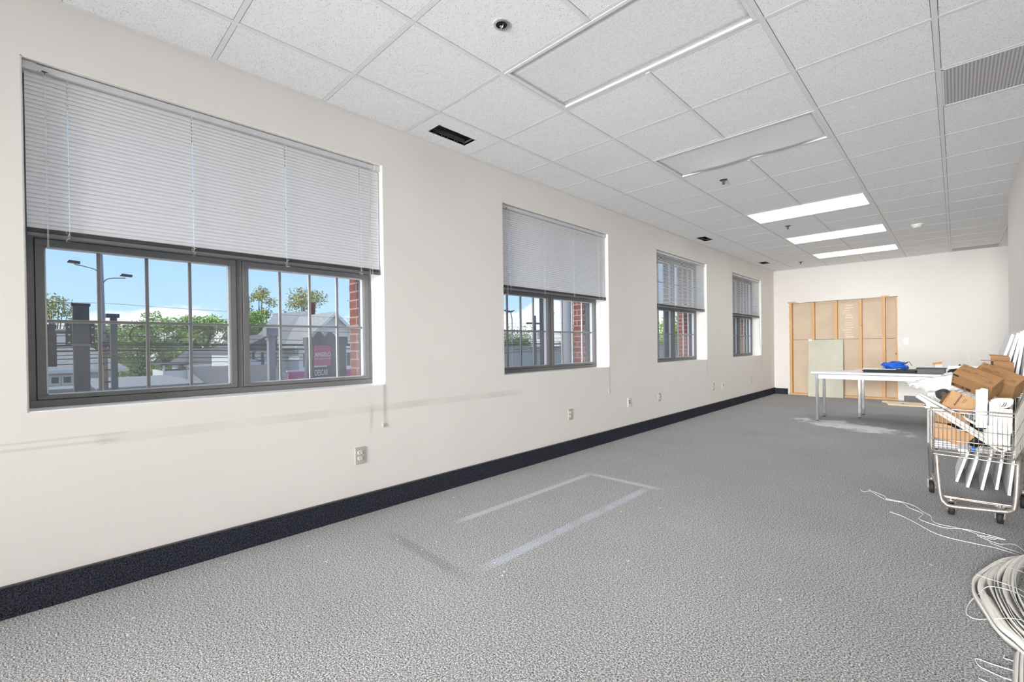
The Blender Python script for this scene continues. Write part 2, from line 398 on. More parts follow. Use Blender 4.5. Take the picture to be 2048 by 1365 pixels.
M['ext_white'] = flat('white exterior trim', (.90, .87, .80), .6)
M['pane_dark'] = flat('dark window pane', (.10, .12, .15), .2)
M['pole_wood'] = wood('utility pole wood', (.30, .20, .15), (.40, .29, .23), (20, 20, 1.5))
M['pole_grey'] = flat('galvanised pole', (.36, .36, .38), .6)
M['cable'] = flat('black cable jacket', (.03, .03, .035), .6)
M['pink'] = flat('faded pink sign face', (.62, .14, .27), .5)
M['magenta'] = flat('magenta banner', (.62, .08, .34), .5)
M['sign_dark'] = flat('dark green grey sign face', (.06, .09, .10), .5)
M['ground'] = flat('asphalt and grass', (.40, .38, .33), .95, var=.2, vs=.3)
M['brick_far'] = flat('far brick', (.22, .07, .06), .9, var=.2, vs=6)
M['red_lens'] = flat('red signal glass', (.45, .05, .03), .3)

# ------------------------------------------------------------------ room shell
XW, YB, ZC = -2.9256, 11.517, 2.743
YN, XE = -7.0, 5.2
WIN = [(-.05, 1.718), (2.925, 4.680), (5.895, 7.650), (8.855, 10.575)]
Z0, Z1 = .878, 2.452
def wall_with_holes(mb, x0, x1, holes, y0, y1, z0, z1, inset=0, dz=0):
    ys = [y0]
    for a, b in holes: ys += [a + inset, b - inset]
    ys.append(y1)
    for i in range(0, len(ys), 2): mb.box(x0, x1, ys[i], ys[i + 1], z0, z1)
    for a, b in holes:
        mb.box(x0, x1, a + inset, b - inset, z0, Z0 + dz); mb.box(x0, x1, a + inset, b - inset, Z1 - dz, z1)
wl = MB(); wall_with_holes(wl, -3.236, XW, WIN, YN, YB + .3, 0, ZC + .3)
wall_left = struct(wl, 'wall_left', M['wall'], 'cream painted wall with four window openings')
wx = MB(); wall_with_holes(wx, -3.43, -3.237, WIN, YN - 3, YB + 3, -3.8, ZC + 3, .012, .0)
struct(wx, 'wall_outside', M['brick'], 'red brick outer face of the window wall')
for i, (a, b) in enumerate(WIN):
    t = MB(); e = .004
    t.box(-3.10, XW - .002, a, b, Z0 - .03, Z0 + e); t.box(-3.10, XW - .002, b - e, b + .03, Z0, Z1); t.box(-3.10, XW - .002, a - .03, a + e, Z0, Z1); t.box(-3.10, XW - .002, a, b, Z1 - e, Z1 + .03)
    struct(t, 'trim_%d' % (i + 1), M['white_paint'], 'white painted sill and reveal of window %d from the near end' % (i + 1))
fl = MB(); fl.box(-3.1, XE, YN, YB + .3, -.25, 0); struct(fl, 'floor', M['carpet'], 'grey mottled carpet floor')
# back wall with the opened-up bay
ox0, ox1, oz1 = -2.635, -.80, 2.01
wb = MB(); wb.box(-3.1, ox0, YB, YB + .12, 0, ZC + .3); wb.box(ox1, XE, YB, YB + .12, 0, ZC + .3); wb.box(ox0, ox1, YB, YB + .12, oz1, ZC + .3)
struct(wb, 'wall_back', M['wall'], 'cream back wall with a torn-open bay')
wn = MB(); wn.box(-3.1, XE, YN - .1, YN, 0, ZC + .3); struct(wn, 'wall_front', M['wall'])
wr = MB(); wr.box(.412, .54, YN, 7.425, 0, ZC + .3); struct(wr, 'wall_right', M['wall'], 'cream partition wall along the right side')
wa = MB(); wa.box(.54, XE, 7.30, 7.42, 0, ZC + .3); struct(wa, 'wall_alcove', M['wall'])
we = MB(); we.box(XE, XE + .1, 7.3, YB + .2, 0, ZC + .3); struct(we, 'wall_far_right', M['wall'])
# opened bay: gypsum back, studs, plates, torn edges
gb = MB(); gb.box(ox0 - .15, ox1 + .15, YB + .12, YB + .135, .0, 1.197); gb.box(ox0 - .15, ox1 + .15, YB + .12, YB + .135, 1.203, oz1 + .1)
bay = struct(gb, 'wall_bay', M['gyp'], 'exposed tan back of gypsum board between the studs')
sl = MB(); sl.box(ox0 - .15, ox1 + .15, YB + .136, YB + .15, 0, 2.2); sl.build('seam_backing', M['void'], bay)
for cx, top in ((-2.606, 2.03), (-2.185, 2.0), (-1.785, 2.0), (-1.380, 2.0), (-1.015, 2.06), (-.822, 2.0)):
    sb = MB(); w = .024 if cx > -2.6 and cx != -.822 else (.029 if cx < -2.6 else .018)
    sb.box(cx - w, cx + w, YB - .005 if top > 2.02 else YB + .01, YB + .12, .04, min(top, 2.009)); sb.build('stud', M['stud'], bay, bevel=.002)
pb = MB(); pb.box(ox0, ox1, YB - .02, YB + .12, 0, .038); pb.build('bottom_plate', M['stud'], bay)
for (x0, x1) in ((-2.65, -2.49), (-1.05, -.93)):
    b_ = MB(); b_.box(x0, x1, YB - .012, YB - .001, 2.0, 2.035); b_.build('header_offcut', M['stud'], bay)
rng = random.Random(3)
def torn(pa, pb_, wdt, nrm, n=40):
    # ragged plaster band along pa->pb_
    pa, pb_, wdt = Vector(pa), Vector(pb_), Vector(wdt); mb = MB(); lo = []; hi = []
    for i in range(n + 1):
        p = pa.lerp(pb_, i / n); lo.append(p - wdt * rng.uniform(.05, .35)); hi.append(p + wdt * rng.uniform(.55, 1.0))
    for i in range(n):
        a, b2, c2, d = lo[i], lo[i + 1], hi[i + 1], hi[i]; q = Vector(nrm) * .006
        mb.raw([a, b2, c2, d, a + q, b2 + q, c2 + q, d + q], [(0, 1, 2, 3), (4, 7, 6, 5), (0, 4, 5, 1), (3, 2, 6, 7)])
    return mb
tb_ = torn((ox0 - .02, YB, oz1), (ox1 + .05, YB, oz1 + .01), (0, 0, .03), (0, -1, 0)); tb_.build('torn_plaster', M['plaster'], bay)
torn((ox1, YB, 0.02), (ox1, YB, oz1), (.038, 0, 0), (0, -1, 0), 12).build('torn_plaster', M['plaster'], bay)
torn((ox0, YB, 0.02), (ox0, YB, oz1), (-.04, 0, 0), (0, -1, 0)).build('torn_plaster', M['plaster'], bay)
bd = MB()
for k in range(14):
    x = -1.62 + rng.uniform(-.03, .05); z = 1.88 - k * .05; bd.box(x - .05, x + .05 + rng.uniform(0, .04), YB + .1185, YB + .1205, z, z + rng.uniform(.01, .03))
bd.build('joint_smears', flat('thin joint compound', (.80, .72, .60), .95, var=.08), bay)

# baseboards
def baseboard(name, x0, x1, y0, y1, h, cap):
    b = MB(); b.box(x0, x1, y0, y1, 0, h - .006); o = struct(b, name, M['base'], 'dark navy carpet baseboard')
    t = MB(); t.box(x0 - (0 if x1 - x0 > .1 else 0), x1 + (.002 if x1 - x0 < .1 else 0), y0 - (.002 if y1 - y0 < .1 else 0), y1, h - .006, h); t.build('cap', M['metal_trim'], o)
baseboard('baseboard_left', XW, XW + .012, YN, YB, .142, 0)
baseboard('baseboard_back', XW + .012, -2.66, YB - .012, YB, .13, 0)
M['base_grey'] = flat('grey vinyl base', (.16, .16, .165), .6)
b = MB(); b.box(-.72, XE, YB - .01, YB, 0, .10); struct(b, 'baseboard_back_right', M['base_grey'], 'low grey baseboard right of the opened bay')
b = MB(); b.box(.40, .412, YN, 7.425, 0, .13); struct(b, 'baseboard_right', M['base'], 'dark baseboard on the partition')

# ceiling: tiles with cut-outs, grid of tees
GX0, GY0, T = -2.5077, .683, .6096
holes = [(-2.785, -2.652, 2.02, 2.37), (-2.80, -2.67, 6.93, 7.26), (-2.80, -2.67, 9.97, 10.27)]
sprk = [(-1.604, 1.616), (-1.618, 4.68), (-1.642, 7.17), (-2.20, 10.55)]
xs = [XW] + [GX0 + k * T for k in range(0, 13)]; xs[-1] = XE
ys = [YN] + [GY0 + k * T for k in range(-12, 18)] + [YB + .1]
fix = [(-1.898, 1.902, 0), (-1.898, 3.731, 0), (-1.898, 6.169, 1), (-1.898, 7.998, 1), (-1.898, 9.827, 1), (.540, 9.827, 1),
       (-1.898, -.536, 0), (-1.898, -2.365, 0), (2.98, 7.998, 1)]  # last one is unseen, added lit to brighten the far end
ct = MB()
for i in range(len(xs) - 1):
    for j in range(len(ys) - 1):
        x0, x1, y0, y1 = xs[i], xs[i + 1], ys[j], ys[j + 1]; cx, cy = (x0 + x1) / 2, (y0 + y1) / 2
        if any(fx - .01 < cx < fx + 1.22 and fy < cy < fy + .61 for fx, fy, _ in fix): continue
        if x0 > -.1 and x1 < .6 and (abs(y0 - 3.731) < .05 or abs(y0 - 11.046) < .05): continue
        if y1 > 1 and x0 > .5 and y1 < 7.2: continue
        gp = .012 + .0022; x0, x1 = (x0 + gp if i else x0), x1 - gp; y0, y1 = (y0 + gp if j else y0), (y1 - gp if j < len(ys) - 2 else y1)
        h = [q for q in holes if x0 < q[0] < x1 and y0 < (q[2] + q[3]) / 2 < y1]
        jt = rng.uniform(-.0003, .0003)
        if h:
            a, b2, c2, d = h[0]
            for r_ in ((x0, a, y0, y1), (b2, x1, y0, y1), (a, b2, y0, c2), (a, b2, d, y1)): ct.box(*r_, ZC, ZC + .016)
        else: ct.box(x0, x1, y0, y1, ZC + jt, ZC + .016)
ceil = struct(ct, 'ceiling', M['tile'], 'suspended ceiling of speckled white tiles')
# torn paper lips of the cut-outs are part of the ceiling
lip = MB()
for a, b2, c2, d in holes:
    for k in range(26):
        y = c2 + (d - c2) * rng.random(); x = rng.choice((a, b2)); lip.box(x - .006 * rng.random(), x + .006 * rng.random(), y, y + .006, ZC - .001, ZC + .012)
    lip.box(a - .004, b2 + .004, c2 - .004, c2, ZC + .001, ZC + .03); lip.box(a - .004, b2 + .004, d, d + .004, ZC + .001, ZC + .03)
    lip.box(a - .003, a, c2, d, ZC + .001, ZC + .05); lip.box(b2, b2 + .003, c2, d, ZC + .001, ZC + .05)
lip.build('cut_edge', flat('rough cut edge', (.10, .095, .09), .9), ceil)
pl = MB(); pl.box(-3.05, XE, YN, YB + .1, ZC + .27, ZC + .30); pl.build('plenum', M['void'], ceil)
tg = MB(); hw = .012
for x in xs[1:-1]:
    y0 = YN if x < .42 else 7.43
    segs = [(y0, YB)]
    for fx, fy, _ in fix:
        if fx + .1 < x < fx + 1.1:
            segs = [q for a, b2 in segs for q in ((a, min(b2, fy)), (max(a, fy + T), b2)) if q[1] - q[0] > .01]
    for a, b2 in segs: tg.box(x - hw, x + hw, a, b2, ZC - .004, ZC + .001)
for y in ys[1:-1]:
    tg.box(XW, XE if y > 7.4 else .412, y - hw, y + hw, ZC - .0010, ZC + .001)
tg.box(XW, XW + .022, YN, YB, ZC - .005, ZC + .001); tg.box(XW, XE, YB - .022, YB, ZC - .005, ZC + .001)
tg.build('tee_grid', M['tee'], ceil)

# ceiling fixtures
names = ['large unlit fluorescent ceiling fixture nearest the camera', 'unlit ceiling fixture with a warped sagging lens', 'first and largest of the three lit ceiling fixtures',
         'middle one of the three lit ceiling fixtures', 'farthest lit ceiling fixture before the back wall', 'lit ceiling fixture peeking past the right partition',
         'unlit fixture behind the camera over the near window', 'unlit fixture at the near end wall', 'added unseen lit ceiling fixture deep in the right alcove']
for i, (fx, fy, on) in enumerate(fix):
    t = thing('ceiling_light', names[i], 'ceiling light', (fx + T, fy + T / 2, ZC), 'recessed fluorescent ceiling lights')
    fr_ = MB(); a, b2, c2, d = fx + .013, fx + 2 * T - .013, fy + .013, fy + T - .013; w = .022
    fr_.box(a, b2, c2, c2 + w, ZC - .003, ZC + .04); fr_.box(a, b2, d - w, d, ZC - .003, ZC + .04); fr_.box(a, a + w, c2 + w, d - w, ZC - .003, ZC + .04); fr_.box(b2 - w, b2, c2 + w, d - w, ZC - .003, ZC + .04)
    fr_.build('frame', M['tee'], t, bevel=.002)
    hs = MB(); hs.box(a, b2, c2, d, ZC + .045, ZC + .10); hs.build('housing', M['void'], t)
    ln = MB(); nx, ny = 40, 10; vs = []; fs = []
    for p in range(nx + 1):
        for q in range(ny + 1):
            x = a + w + .003 + (b2 - a - 2 * w - .006) * p / nx; y = c2 + w + .003 + (d - c2 - 2 * w - .006) * q / ny; z = ZC + .008
            if i == 1:
                u = p / nx; z += -.026 * (q / ny) ** 3 * (.25 + .75 * abs(math.sin(u * PI * 1.5 + .5))) * math.sin(PI * min(1, max(0, u)))
            vs.append((x, y, z))
    for p in range(nx):
        for q in range(ny): k = p * (ny + 1) + q; fs.append((k, k + 1, k + ny + 2, k + ny + 1))
    ln.raw(vs, fs, True); o = ln.build('lens', M['lens_on'] if on else M['lens_off'], t, recalc=False)
    for p in o.data.polygons: p.flip()
    so = o.modifiers.new('solid', 'SOLIDIFY'); so.thickness = .003; so.offset = 1

# return grilles
for k, (x0, x1, y0, y1, lb) in enumerate(((-.057, .405, 3.743, 4.329, 'grey perforated return air grille above the right partition'), (-.057, .53, 11.058, YB - .025, 'grey perforated return air grille against the back wall'))):
    t = thing('return_air_grille', lb, 'vent', ((x0 + x1) / 2, (y0 + y1) / 2, ZC)); g = MB(); g.box(x0 + .01, x1 - .01, y0 + .01, y1 - .01, ZC, ZC + .01); g.build('perforated_panel', M['grille'], t)
    g = MB(); g.box(x0, x1, y0, y0 + .01, ZC - .002, ZC + .012); g.box(x0, x1, y1 - .01, y1, ZC - .002, ZC + .012); g.box(x0, x0 + .01, y0, y1, ZC - .002, ZC + .012); g.box(x1 - .01, x1, y0, y1, ZC - .002, ZC + .012)
    g.build('rim', M['tee'], t)
# sprinklers
sl_ = ['recessed chrome ceiling sprinkler with a dark cup, nearest the camera', 'dark ceiling sprinkler just past the warped unlit fixture', 'small pendant sprinkler between the first two lit fixtures', 'small pendant sprinkler near the far left ceiling corner']
for k, (x, y) in enumerate(sprk):
    t = thing('ceiling_sprinkler', sl_[k], 'sprinkler', (x, y, ZC), 'ceiling sprinklers')
    if k == 0:
        g = MB(); g.ring((x, y, ZC - .006), (0, 0, 1), .028, .040, .008, 36); g.build('escutcheon', M['chrome'], t)
        g = MB(); g.cyl((x, y, ZC - .0015), (x, y, ZC + .001), .028, 28); g.build('cup', M['void'], t)
        g = MB(); g.cyl((x, y, ZC - .012), (x, y, ZC - .002), .008, 12); g.tube([(x - .012, y, ZC - .004), (x - .008, y, ZC - .018), (x, y, ZC - .022), (x + .008, y, ZC - .018), (x + .012, y, ZC - .004)], .002, 6); g.build('frame_arms', M['chrome'], t)
    else:
        g = MB(); g.cyl((x, y, ZC - .004), (x, y, ZC + .001), .034, 28); g.build('escutcheon', M['ext_dark'], t)
        g = MB(); g.cyl((x, y, ZC - .035), (x, y, ZC - .003), .007, 10); g.tube([(x - .011, y, ZC - .008), (x - .013, y, ZC - .022), (x, y, ZC - .038), (x + .013, y, ZC - .022), (x + .011, y, ZC - .008)], .0025, 6); g.cyl((x, y, ZC - .042), (x, y, ZC - .039), .016, 14)
        g.build('head', M['ext_dark'], t)
t = thing('smoke_detector', 'round white smoke detector on the ceiling right of the lit fixtures', 'smoke detector', (-.38, 8.42, ZC))
g = MB(); g.cyl((-.38, 8.42, ZC - .012), (-.38, 8.42, ZC), .065, 32); g.build('base_plate', M['white_plastic'], t)
g = MB(); g.tube([(-.38, 8.42, ZC - .012), (-.38, 8.42, ZC - .03), (-.38, 8.42, ZC - .045)], [.055, .05, .032], 32); g.build('sensing_head', M['white_plastic'], t)

# ------------------------------------------------------------------ windows
XG = -3.135
def window(i, a, b):
    o0 = MB(); fw = .035; zf0, zf1 = Z0 + .004, Z1 - .004; a2, b2 = a - .006, b + .006
    xf, xo = -3.100, -3.235
    mid = (a + b) / 2 + .006; zt = 1.70
    o0.box(xo, xf, a2, b2, zf0, zf0 + fw); o0.box(xo, xf, a2, b2, zf1 - fw, zf1); o0.box(xo, xf, a2, a2 + fw, zf0 + fw, zf1 - fw); o0.box(xo, xf, b2 - fw, b2, zf0 + fw, zf1 - fw)
    o0.box(xo, xf, mid - .016, mid + .016, zf0 + fw, zf1 - fw); o0.box(xo, xf, a2 + fw, b2 - fw, zt - .015, zt + .02)
    for (p, q) in ((a2 + fw, mid - .016), (mid + .016, b2 - fw)):
        for (z0, z1) in ((zf0 + fw, zt - .015), (zt + .02, zf1 - fw)):
            o0.box(xo, -3.167, p, p + .010, z0, z1); o0.box(xo, -3.167, q - .010, q, z0, z1); o0.box(xo, -3.167, p, q, z0, z0 + .010); o0.box(xo, -3.167, p, q, z1 - .010, z1)
    w = o0.build('window_%d' % (i + 1), M['frame'], bevel=.003)
    tag(w, ['nearest and largest grey framed window', 'second grey framed window from the camera', 'third window from the camera with bright open slats', 'farthest window beside the back corner'][i], 'window', None, 'structure')
    zs = zf0 + fw
    for (p, q) in ((a2 + fw, mid - .016), (mid + .016, b2 - fw)):
        for (z0, z1, lower) in ((zs, zt - .015, 1), (zt + .02, zf1 - fw, 0)):
            sd = MB(); sw = .032; g = .002; p1, q1, z2, z3 = p + g, q - g, z0 + g, z1 - g
            sd.box(-3.165, -3.094, p1, q1, z2, z2 + sw * .6); sd.box(-3.165, -3.094, p1, q1, z3 - sw, z3)
            sd.box(-3.165, -3.094, p1, p1 + sw, z2 + sw * .6, z3 - sw); sd.box(-3.165, -3.094, q1 - sw, q1, z2 + sw * .6, z3 - sw)
            s_ = sd.build('sash', M['frame'], w, bevel=.002)
            pa, qa, za, zb = p1 + sw, q1 - sw, z2 + sw * .6, z3 - sw
            bd_ = MB(); e = .005
            bd_.box(-3.15, -3.120, pa, qa, za, za + e); bd_.box(-3.15, -3.120, pa, qa, zb - e, zb); bd_.box(-3.15, -3.120, pa, pa + e, za, zb); bd_.box(-3.15, -3.120, qa - e, qa, za, zb)
            bd_.build('glazing_bead', M['bead'], s_)
            mu = MB(); n = 4
            for k in range(1, n): y = pa + (qa - pa) * k / n; mu.box(-3.143, -3.125, y - .0065, y + .0065, za, zb)
            zm = (za + zb) / 2 ; mu.box(-3.143, -3.124, pa, qa, zm - .0065, zm + .0065)
            mun = mu.build('muntins', M['muntin'], s_)
            me_ = MB()
            for k in range(1, n):
                y = pa + (qa - pa) * k / n
                for e2 in (-.0078, .0065): me_.box(-3.1405, -3.1275, y + e2, y + e2 + .0013, za, zb)
            for e2 in (-.0078, .0065): me_.box(-3.1405, -3.1265, pa, qa, zm + e2, zm + e2 + .0013)
            me_.build('putty_edge', M['bead'], mun) if False else me_.build('putty_edge', M['bead'], s_)
            gm = MB(); gm.quad((-3.135, pa, za), (-3.135, qa, za), (-3.135, qa, zb), (-3.135, pa, zb)); gm.build('pane', M['glass'], s_)
            if lower:
                gm = MB(); gm.quad((-3.158, pa, za), (-3.158, qa, za), (-3.158, qa, zm), (-3.158, pa, zm)); gm.build('insect_screen', M['screen'], s_)
for i, (a, b) in enumerate(WIN): window(i, a, b)

# ------------------------------------------------------------------ blinds
def blind(i, a, b, tilt, label, ladders):
    t = thing('window_blind', label, 'blind', (-2.965, (a + b) / 2, 1.67), 'mini blinds in the four windows')
    y0, y1 = a + .010, b - .014; zt = 2.442
    h = MB(); h.box(-2.985, -2.950, a + .006, b - .006, zt - .030, zt); h.build('headrail', M['headrail'], t, bevel=.002)
    for q0, q1 in ((a + .0045, a + .05), (b - .05, b - .0045)): h = MB(); h.box(-2.988, -2.946, q0, q1, zt - .033, zt + .002); h.build('bracket', M['headrail'], t)
    pitch = .0193; zs = 2.398; n = 36; wd = .0255; th = R(tilt); mb = MB()
    cuts = sorted(ladders); hwid = .0022
    for k in range(n):
        zc = zs - k * pitch - .003; vs = []
        # arc profile in x-z, room side edge down
        prof = []
        for j in range(5):
            u = (j / 4 - .5) * wd; cv = .0022 * (1 - (2 * j / 4 - 1) ** 2)
            prof.append((-2.967 + u * math.cos(th) + cv * math.sin(th), zc - u * math.sin(th) + cv * math.cos(th)))
        yy = [y0]; 
        for c_ in cuts: yy += [c_ - hwid, c_ + hwid]
        yy.append(y1); nv = []
        for y in yy:
            for (x, z) in prof: nv.append((x, y, z + .0006 * math.sin(k * 2.1 + y * 3)))
        fs = []
        for p in range(len(yy) - 1):
            for j in range(4):
                if p % 2 == 1 and j in (1, 2): continue
                q = p * 5 + j; fs.append((q, q + 1, q + 6, q + 5))
        mb.raw(nv, fs, True)
    mb.build('slats', M['slat'], t, recalc=False)
    zb = zs - n * pitch + .004
    st = MB()
    for k in range(7): st.box(-2.979, -2.955, y0, y1, 1.687 + k * .0026, 1.688 + k * .0026)
    st.build('stacked_slats', M['rail'], t)
    br = MB(); br.box(-2.980, -2.954, y0, y1, 1.668, 1.685); br.build('bottom_rail', M['rail'], t, bevel=.003)
    for c_ in ladders:
        ld = MB()
        for x in (-2.9545, -2.979): ld.tube([(x, c_, zt - .03), (x, c_, 1.675)], .0007, 5)
        ld.build('ladder_cord', M['cord'], t)
        kn = MB(); r3 = random.Random(int(c_ * 100)); pts = [(-2.950 + r3.uniform(-.004, .006), c_ + r3.uniform(-.013, .013), 1.705 - k * .0035 + r3.uniform(-.004, .004)) for k in range(16)]
        kn.tube(spline(pts, 4), .0008, 5); kn.build('cord_tangle', M['cord_grey'], t)
    wn_ = MB(); yw = a + .075; wn_.tube([(-2.944, yw, 2.405), (-2.943, yw + .001, 1.62)], .0032, 6); wn_.build('tilt_wand', M['clear'], t)
    wh = MB(); wh.tube([(-2.950, yw - .008, 2.418), (-2.944, yw, 2.414), (-2.944, yw, 2.402)], .0018, 6); wh.box(-2.9495, -2.946, yw - .010, yw + .010, 2.414, 2.417); wh.build('wand_hook', M['black'], t)
    yc = b - .062; pc = MB()
    pc.tube(spline([(-2.948, yc - .02, 2.41), (-2.944, yc - .022, 2.2), (-2.944, yc - .035, 1.95), (-2.944, yc - .025, 1.5), (-2.93, yc + .03, 1.0), (-2.922, yc + .036, .888), (-2.920, yc + .036, .84), (-2.920, yc + .034, .60)], 8), .0011, 5)
    pc.tube(spline([(-2.948, yc - .018, 2.41), (-2.944, yc - .02, 2.2), (-2.944, yc - .032, 1.95), (-2.944, yc - .01, 1.6), (-2.944, yc - .012, 1.25), (-2.93, yc + .028, .95), (-2.922, yc + .034, .888), (-2.920, yc + .031, .83), (-2.920, yc + .030, .66)], 8), .0011, 5)
    pc.build('pull_cord', M['cord_grey'], t)
    ts = MB(); ts.tube([(-2.919, yc + .034, .612), (-2.919, yc + .034, .598), (-2.919, yc + .034, .580)], [.002, .0045, .005], 8); ts.build('tassel', M['cord_grey'], t)
lad = [[.098, .585, 1.067, 1.56]] + [[a + .13, a + .62, a + 1.11, a + 1.60] for a, b in WIN[1:]]
blab = ['large closed white mini blind over the nearest window', 'closed white mini blind over the second window', 'bright white mini blind with open slats over the third window', 'shadowed grey mini blind over the farthest window']
for i, (a, b) in enumerate(WIN): blind(i, a, b, (72, 68, 44, 38)[i], blab[i], lad[i])

# ------------------------------------------------------------------ outlets
def plate_on(x, y, z, nx, name, label, mat, kind, group=None):
    t = thing(name, label, 'outlet' if kind != 'switch' else 'switch', (x, y, z), group)
    if nx:   # plate facing +x
        P = lambda u, v, d: (x + d, y + u, z + v)
    else:    # facing -y
        P = lambda u, v, d: (x + u, y - d, z + v)
    def bx(u0, u1, v0, v1, d0, d1, nm, mt, bev=None):
        g = MB(); o = Vector(P(u0, v0, d0)); g.par(o, Vector(P(u1, v0, d0)) - o, Vector(P(u0, v1, d0)) - o, Vector(P(u0, v0, d1)) - o); g.build(nm, mt, t, bevel=bev)
    bx(-.035, .035, -.0575, .0575, .0005, .006, 'cover_plate', mat, .002)
    if kind == 'duplex':
        for v in (-.0195, .0195):
            g = MB(); poly = [(.017 * math.cos(q * PI / 12), max(-.0125, min(.0125, .017 * math.sin(q * PI / 12)))) for q in range(24)]
            g.prism(poly, P(0, v, .006), Vector(P(1, 0, 0)) - Vector(P(0, 0, 0)), (0, 0, 1), Vector(P(0, 0, 1)) - Vector(P(0, 0, 0)), .003); rc = g.build('receptacle', M['white_plastic'], t)
            g = MB()
            for (u, w_, h_) in ((-.007, .0012, .005), (.007, .0012, .004)):
                o = Vector(P(u - w_, v + .001 - h_ + .003, .009)); g.par(o, Vector(P(u + w_, v + .001 - h_ + .003, .009)) - o, Vector(P(u - w_, v + .001 + h_ + .003, .009)) - o, Vector(P(0, 0, .0008)) - Vector(P(0, 0, 0)))
            g.cyl(P(0, v - .008, .009), P(0, v - .008, .0098), .0026, 10); g.build('slots', M['ink'], rc)
    elif kind == 'switch': bx(-.005, .005, -.010, .012, .006, .014, 'toggle', M['white_plastic'])
    elif kind == 'data':
        bx(-.012, .012, -.014, .012, .006, .010, 'jack', M['grey_plastic']); bx(-.02, .02, .018, .03, .006, .008, 'jack', M['ink_soft'])
    return t
G = 'wall outlets below the windows'
plate_on(XW, 1.512, .409, 1, 'wall_outlet', 'grey beige duplex outlet with white sockets below the nearest window', M['beige_plate'], 'duplex', G)
plate_on(XW, 3.898, .415, 1, 'wall_outlet', 'beige duplex outlet below the second window', M['beige_plate'], 'duplex', G)
plate_on(XW, 5.118, .418, 1, 'data_outlet', 'white data outlet with dark jack between second and third windows', M['white_plastic'], 'data', G)
plate_on(XW, 5.93, .416, 1, 'wall_outlet', 'beige duplex outlet below left side of the third window', M['beige_plate'], 'duplex', G)
plate_on(XW, 7.898, .416, 1, 'wall_outlet', 'beige outlet right of the third window, left one of a pair', M['beige_plate'], 'duplex', G)
plate_on(XW, 8.32, .408, 1, 'data_outlet', 'white outlet right of the third window, right one of a pair', M['white_plastic'], 'data', G)
plate_on(XW, 9.865, .413, 1, 'wall_outlet', 'pale outlet below the farthest window near the back corner', M['beige_plate'], 'duplex', G)
plate_on(-.686, YB, 1.135, 0, 'light_switch', 'white switch plate on the back wall right of the opened bay', M['white_plastic'], 'switch')

# ------------------------------------------------------------------ back of the room
pn = MB(); pn.par((-2.245, 11.33, 0), (.605, .01, 0), (-.02, .17, 1.19), (0, -.0125, .0018)); solo(pn, 'gypsum_panel', M['greenboard'], 'grey green drywall sheet leaning against the open studs', 'drywall sheet')
jb = MB(); jb.box(-2.265, -2.20, 11.47, YB + .02, 1.165, 1.215); solo(jb, 'junction_box', M['plaster'], 'small pale electrical box at the top left of the leaning drywall sheet', 'electrical box', bevel=.004)
pk = [((-1.00, 10.98, 0), (1.75, -.10, 0), .10, 'topmost pale trim board on floor by the back wall'), ((-.92, 10.80, 0), (1.8, -.10, 0), .10, 'middle pale trim board on the floor behind the table'), ((-.88, 10.58, 0), (1.7, -.06, 0), .12, 'front trim board on the floor behind the table')]
for (o_, d_, w_, lb) in pk:
    g = MB(); dv = Vector(d_); nv = Vector((-dv.y, dv.x, 0)).normalized() * w_; z = .026
    g.par(o_, dv, nv, (0, 0, z)); solo(g, 'trim_board', M['plank'], lb, 'wood board', 'loose trim boards on the floor', bevel=.002)

# tables
def table(x0, x1, y0, y1, h, label):
    t = thing('folding_table', label, 'table', ((x0 + x1) / 2, (y0 + y1) / 2, 0), 'white work tables')
    g = MB(); g.box(x0, x1, y0, y1, h - .03, h); g.build('tabletop', M['laminate'], t, bevel=.006)
    g = MB(); i_ = .05
    g.box(x0 + i_, x1 - i_, y0 + .035, y0 + .055, h - .10, h - .03); g.box(x0 + i_, x1 - i_, y1 - .055, y1 - .035, h - .10, h - .03); g.box(x0 + i_, x0 + i_ + .02, y0 + .055, y1 - .055, h - .10, h - .03); g.box(x1 - i_ - .02, x1 - i_, y0 + .055, y1 - .055, h - .10, h - .03)
    g.build('apron', M['apron'], t)
    g = MB(); g.box(x0 + .012, x1 - .012, y0 + .012, y1 - .012, h - .036, h - .0305); g.build('painted_shadow_strip', M['ext_mid'], t)  # dark strip standing in for the shadow line under the top
    for x in (x0 + .05, x1 - .09):
        for y in (y0 + .03, y1 - .07):
            l = MB(); l.box(x, x + .036, y, y + .036, .008, h - .03); lg = l.build('leg', M['chrome'], t, bevel=.004)
            l = MB(); l.cyl((x + .018, y + .018, 0), (x + .018, y + .018, .010), .018, 14); l.build('foot_glide', M['rubber'], lg)
HT = .715
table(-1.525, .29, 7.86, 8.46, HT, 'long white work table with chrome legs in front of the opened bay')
table(-1.11, .70, 8.52, 9.02, HT - .004, 'second white table standing behind the long white work table')
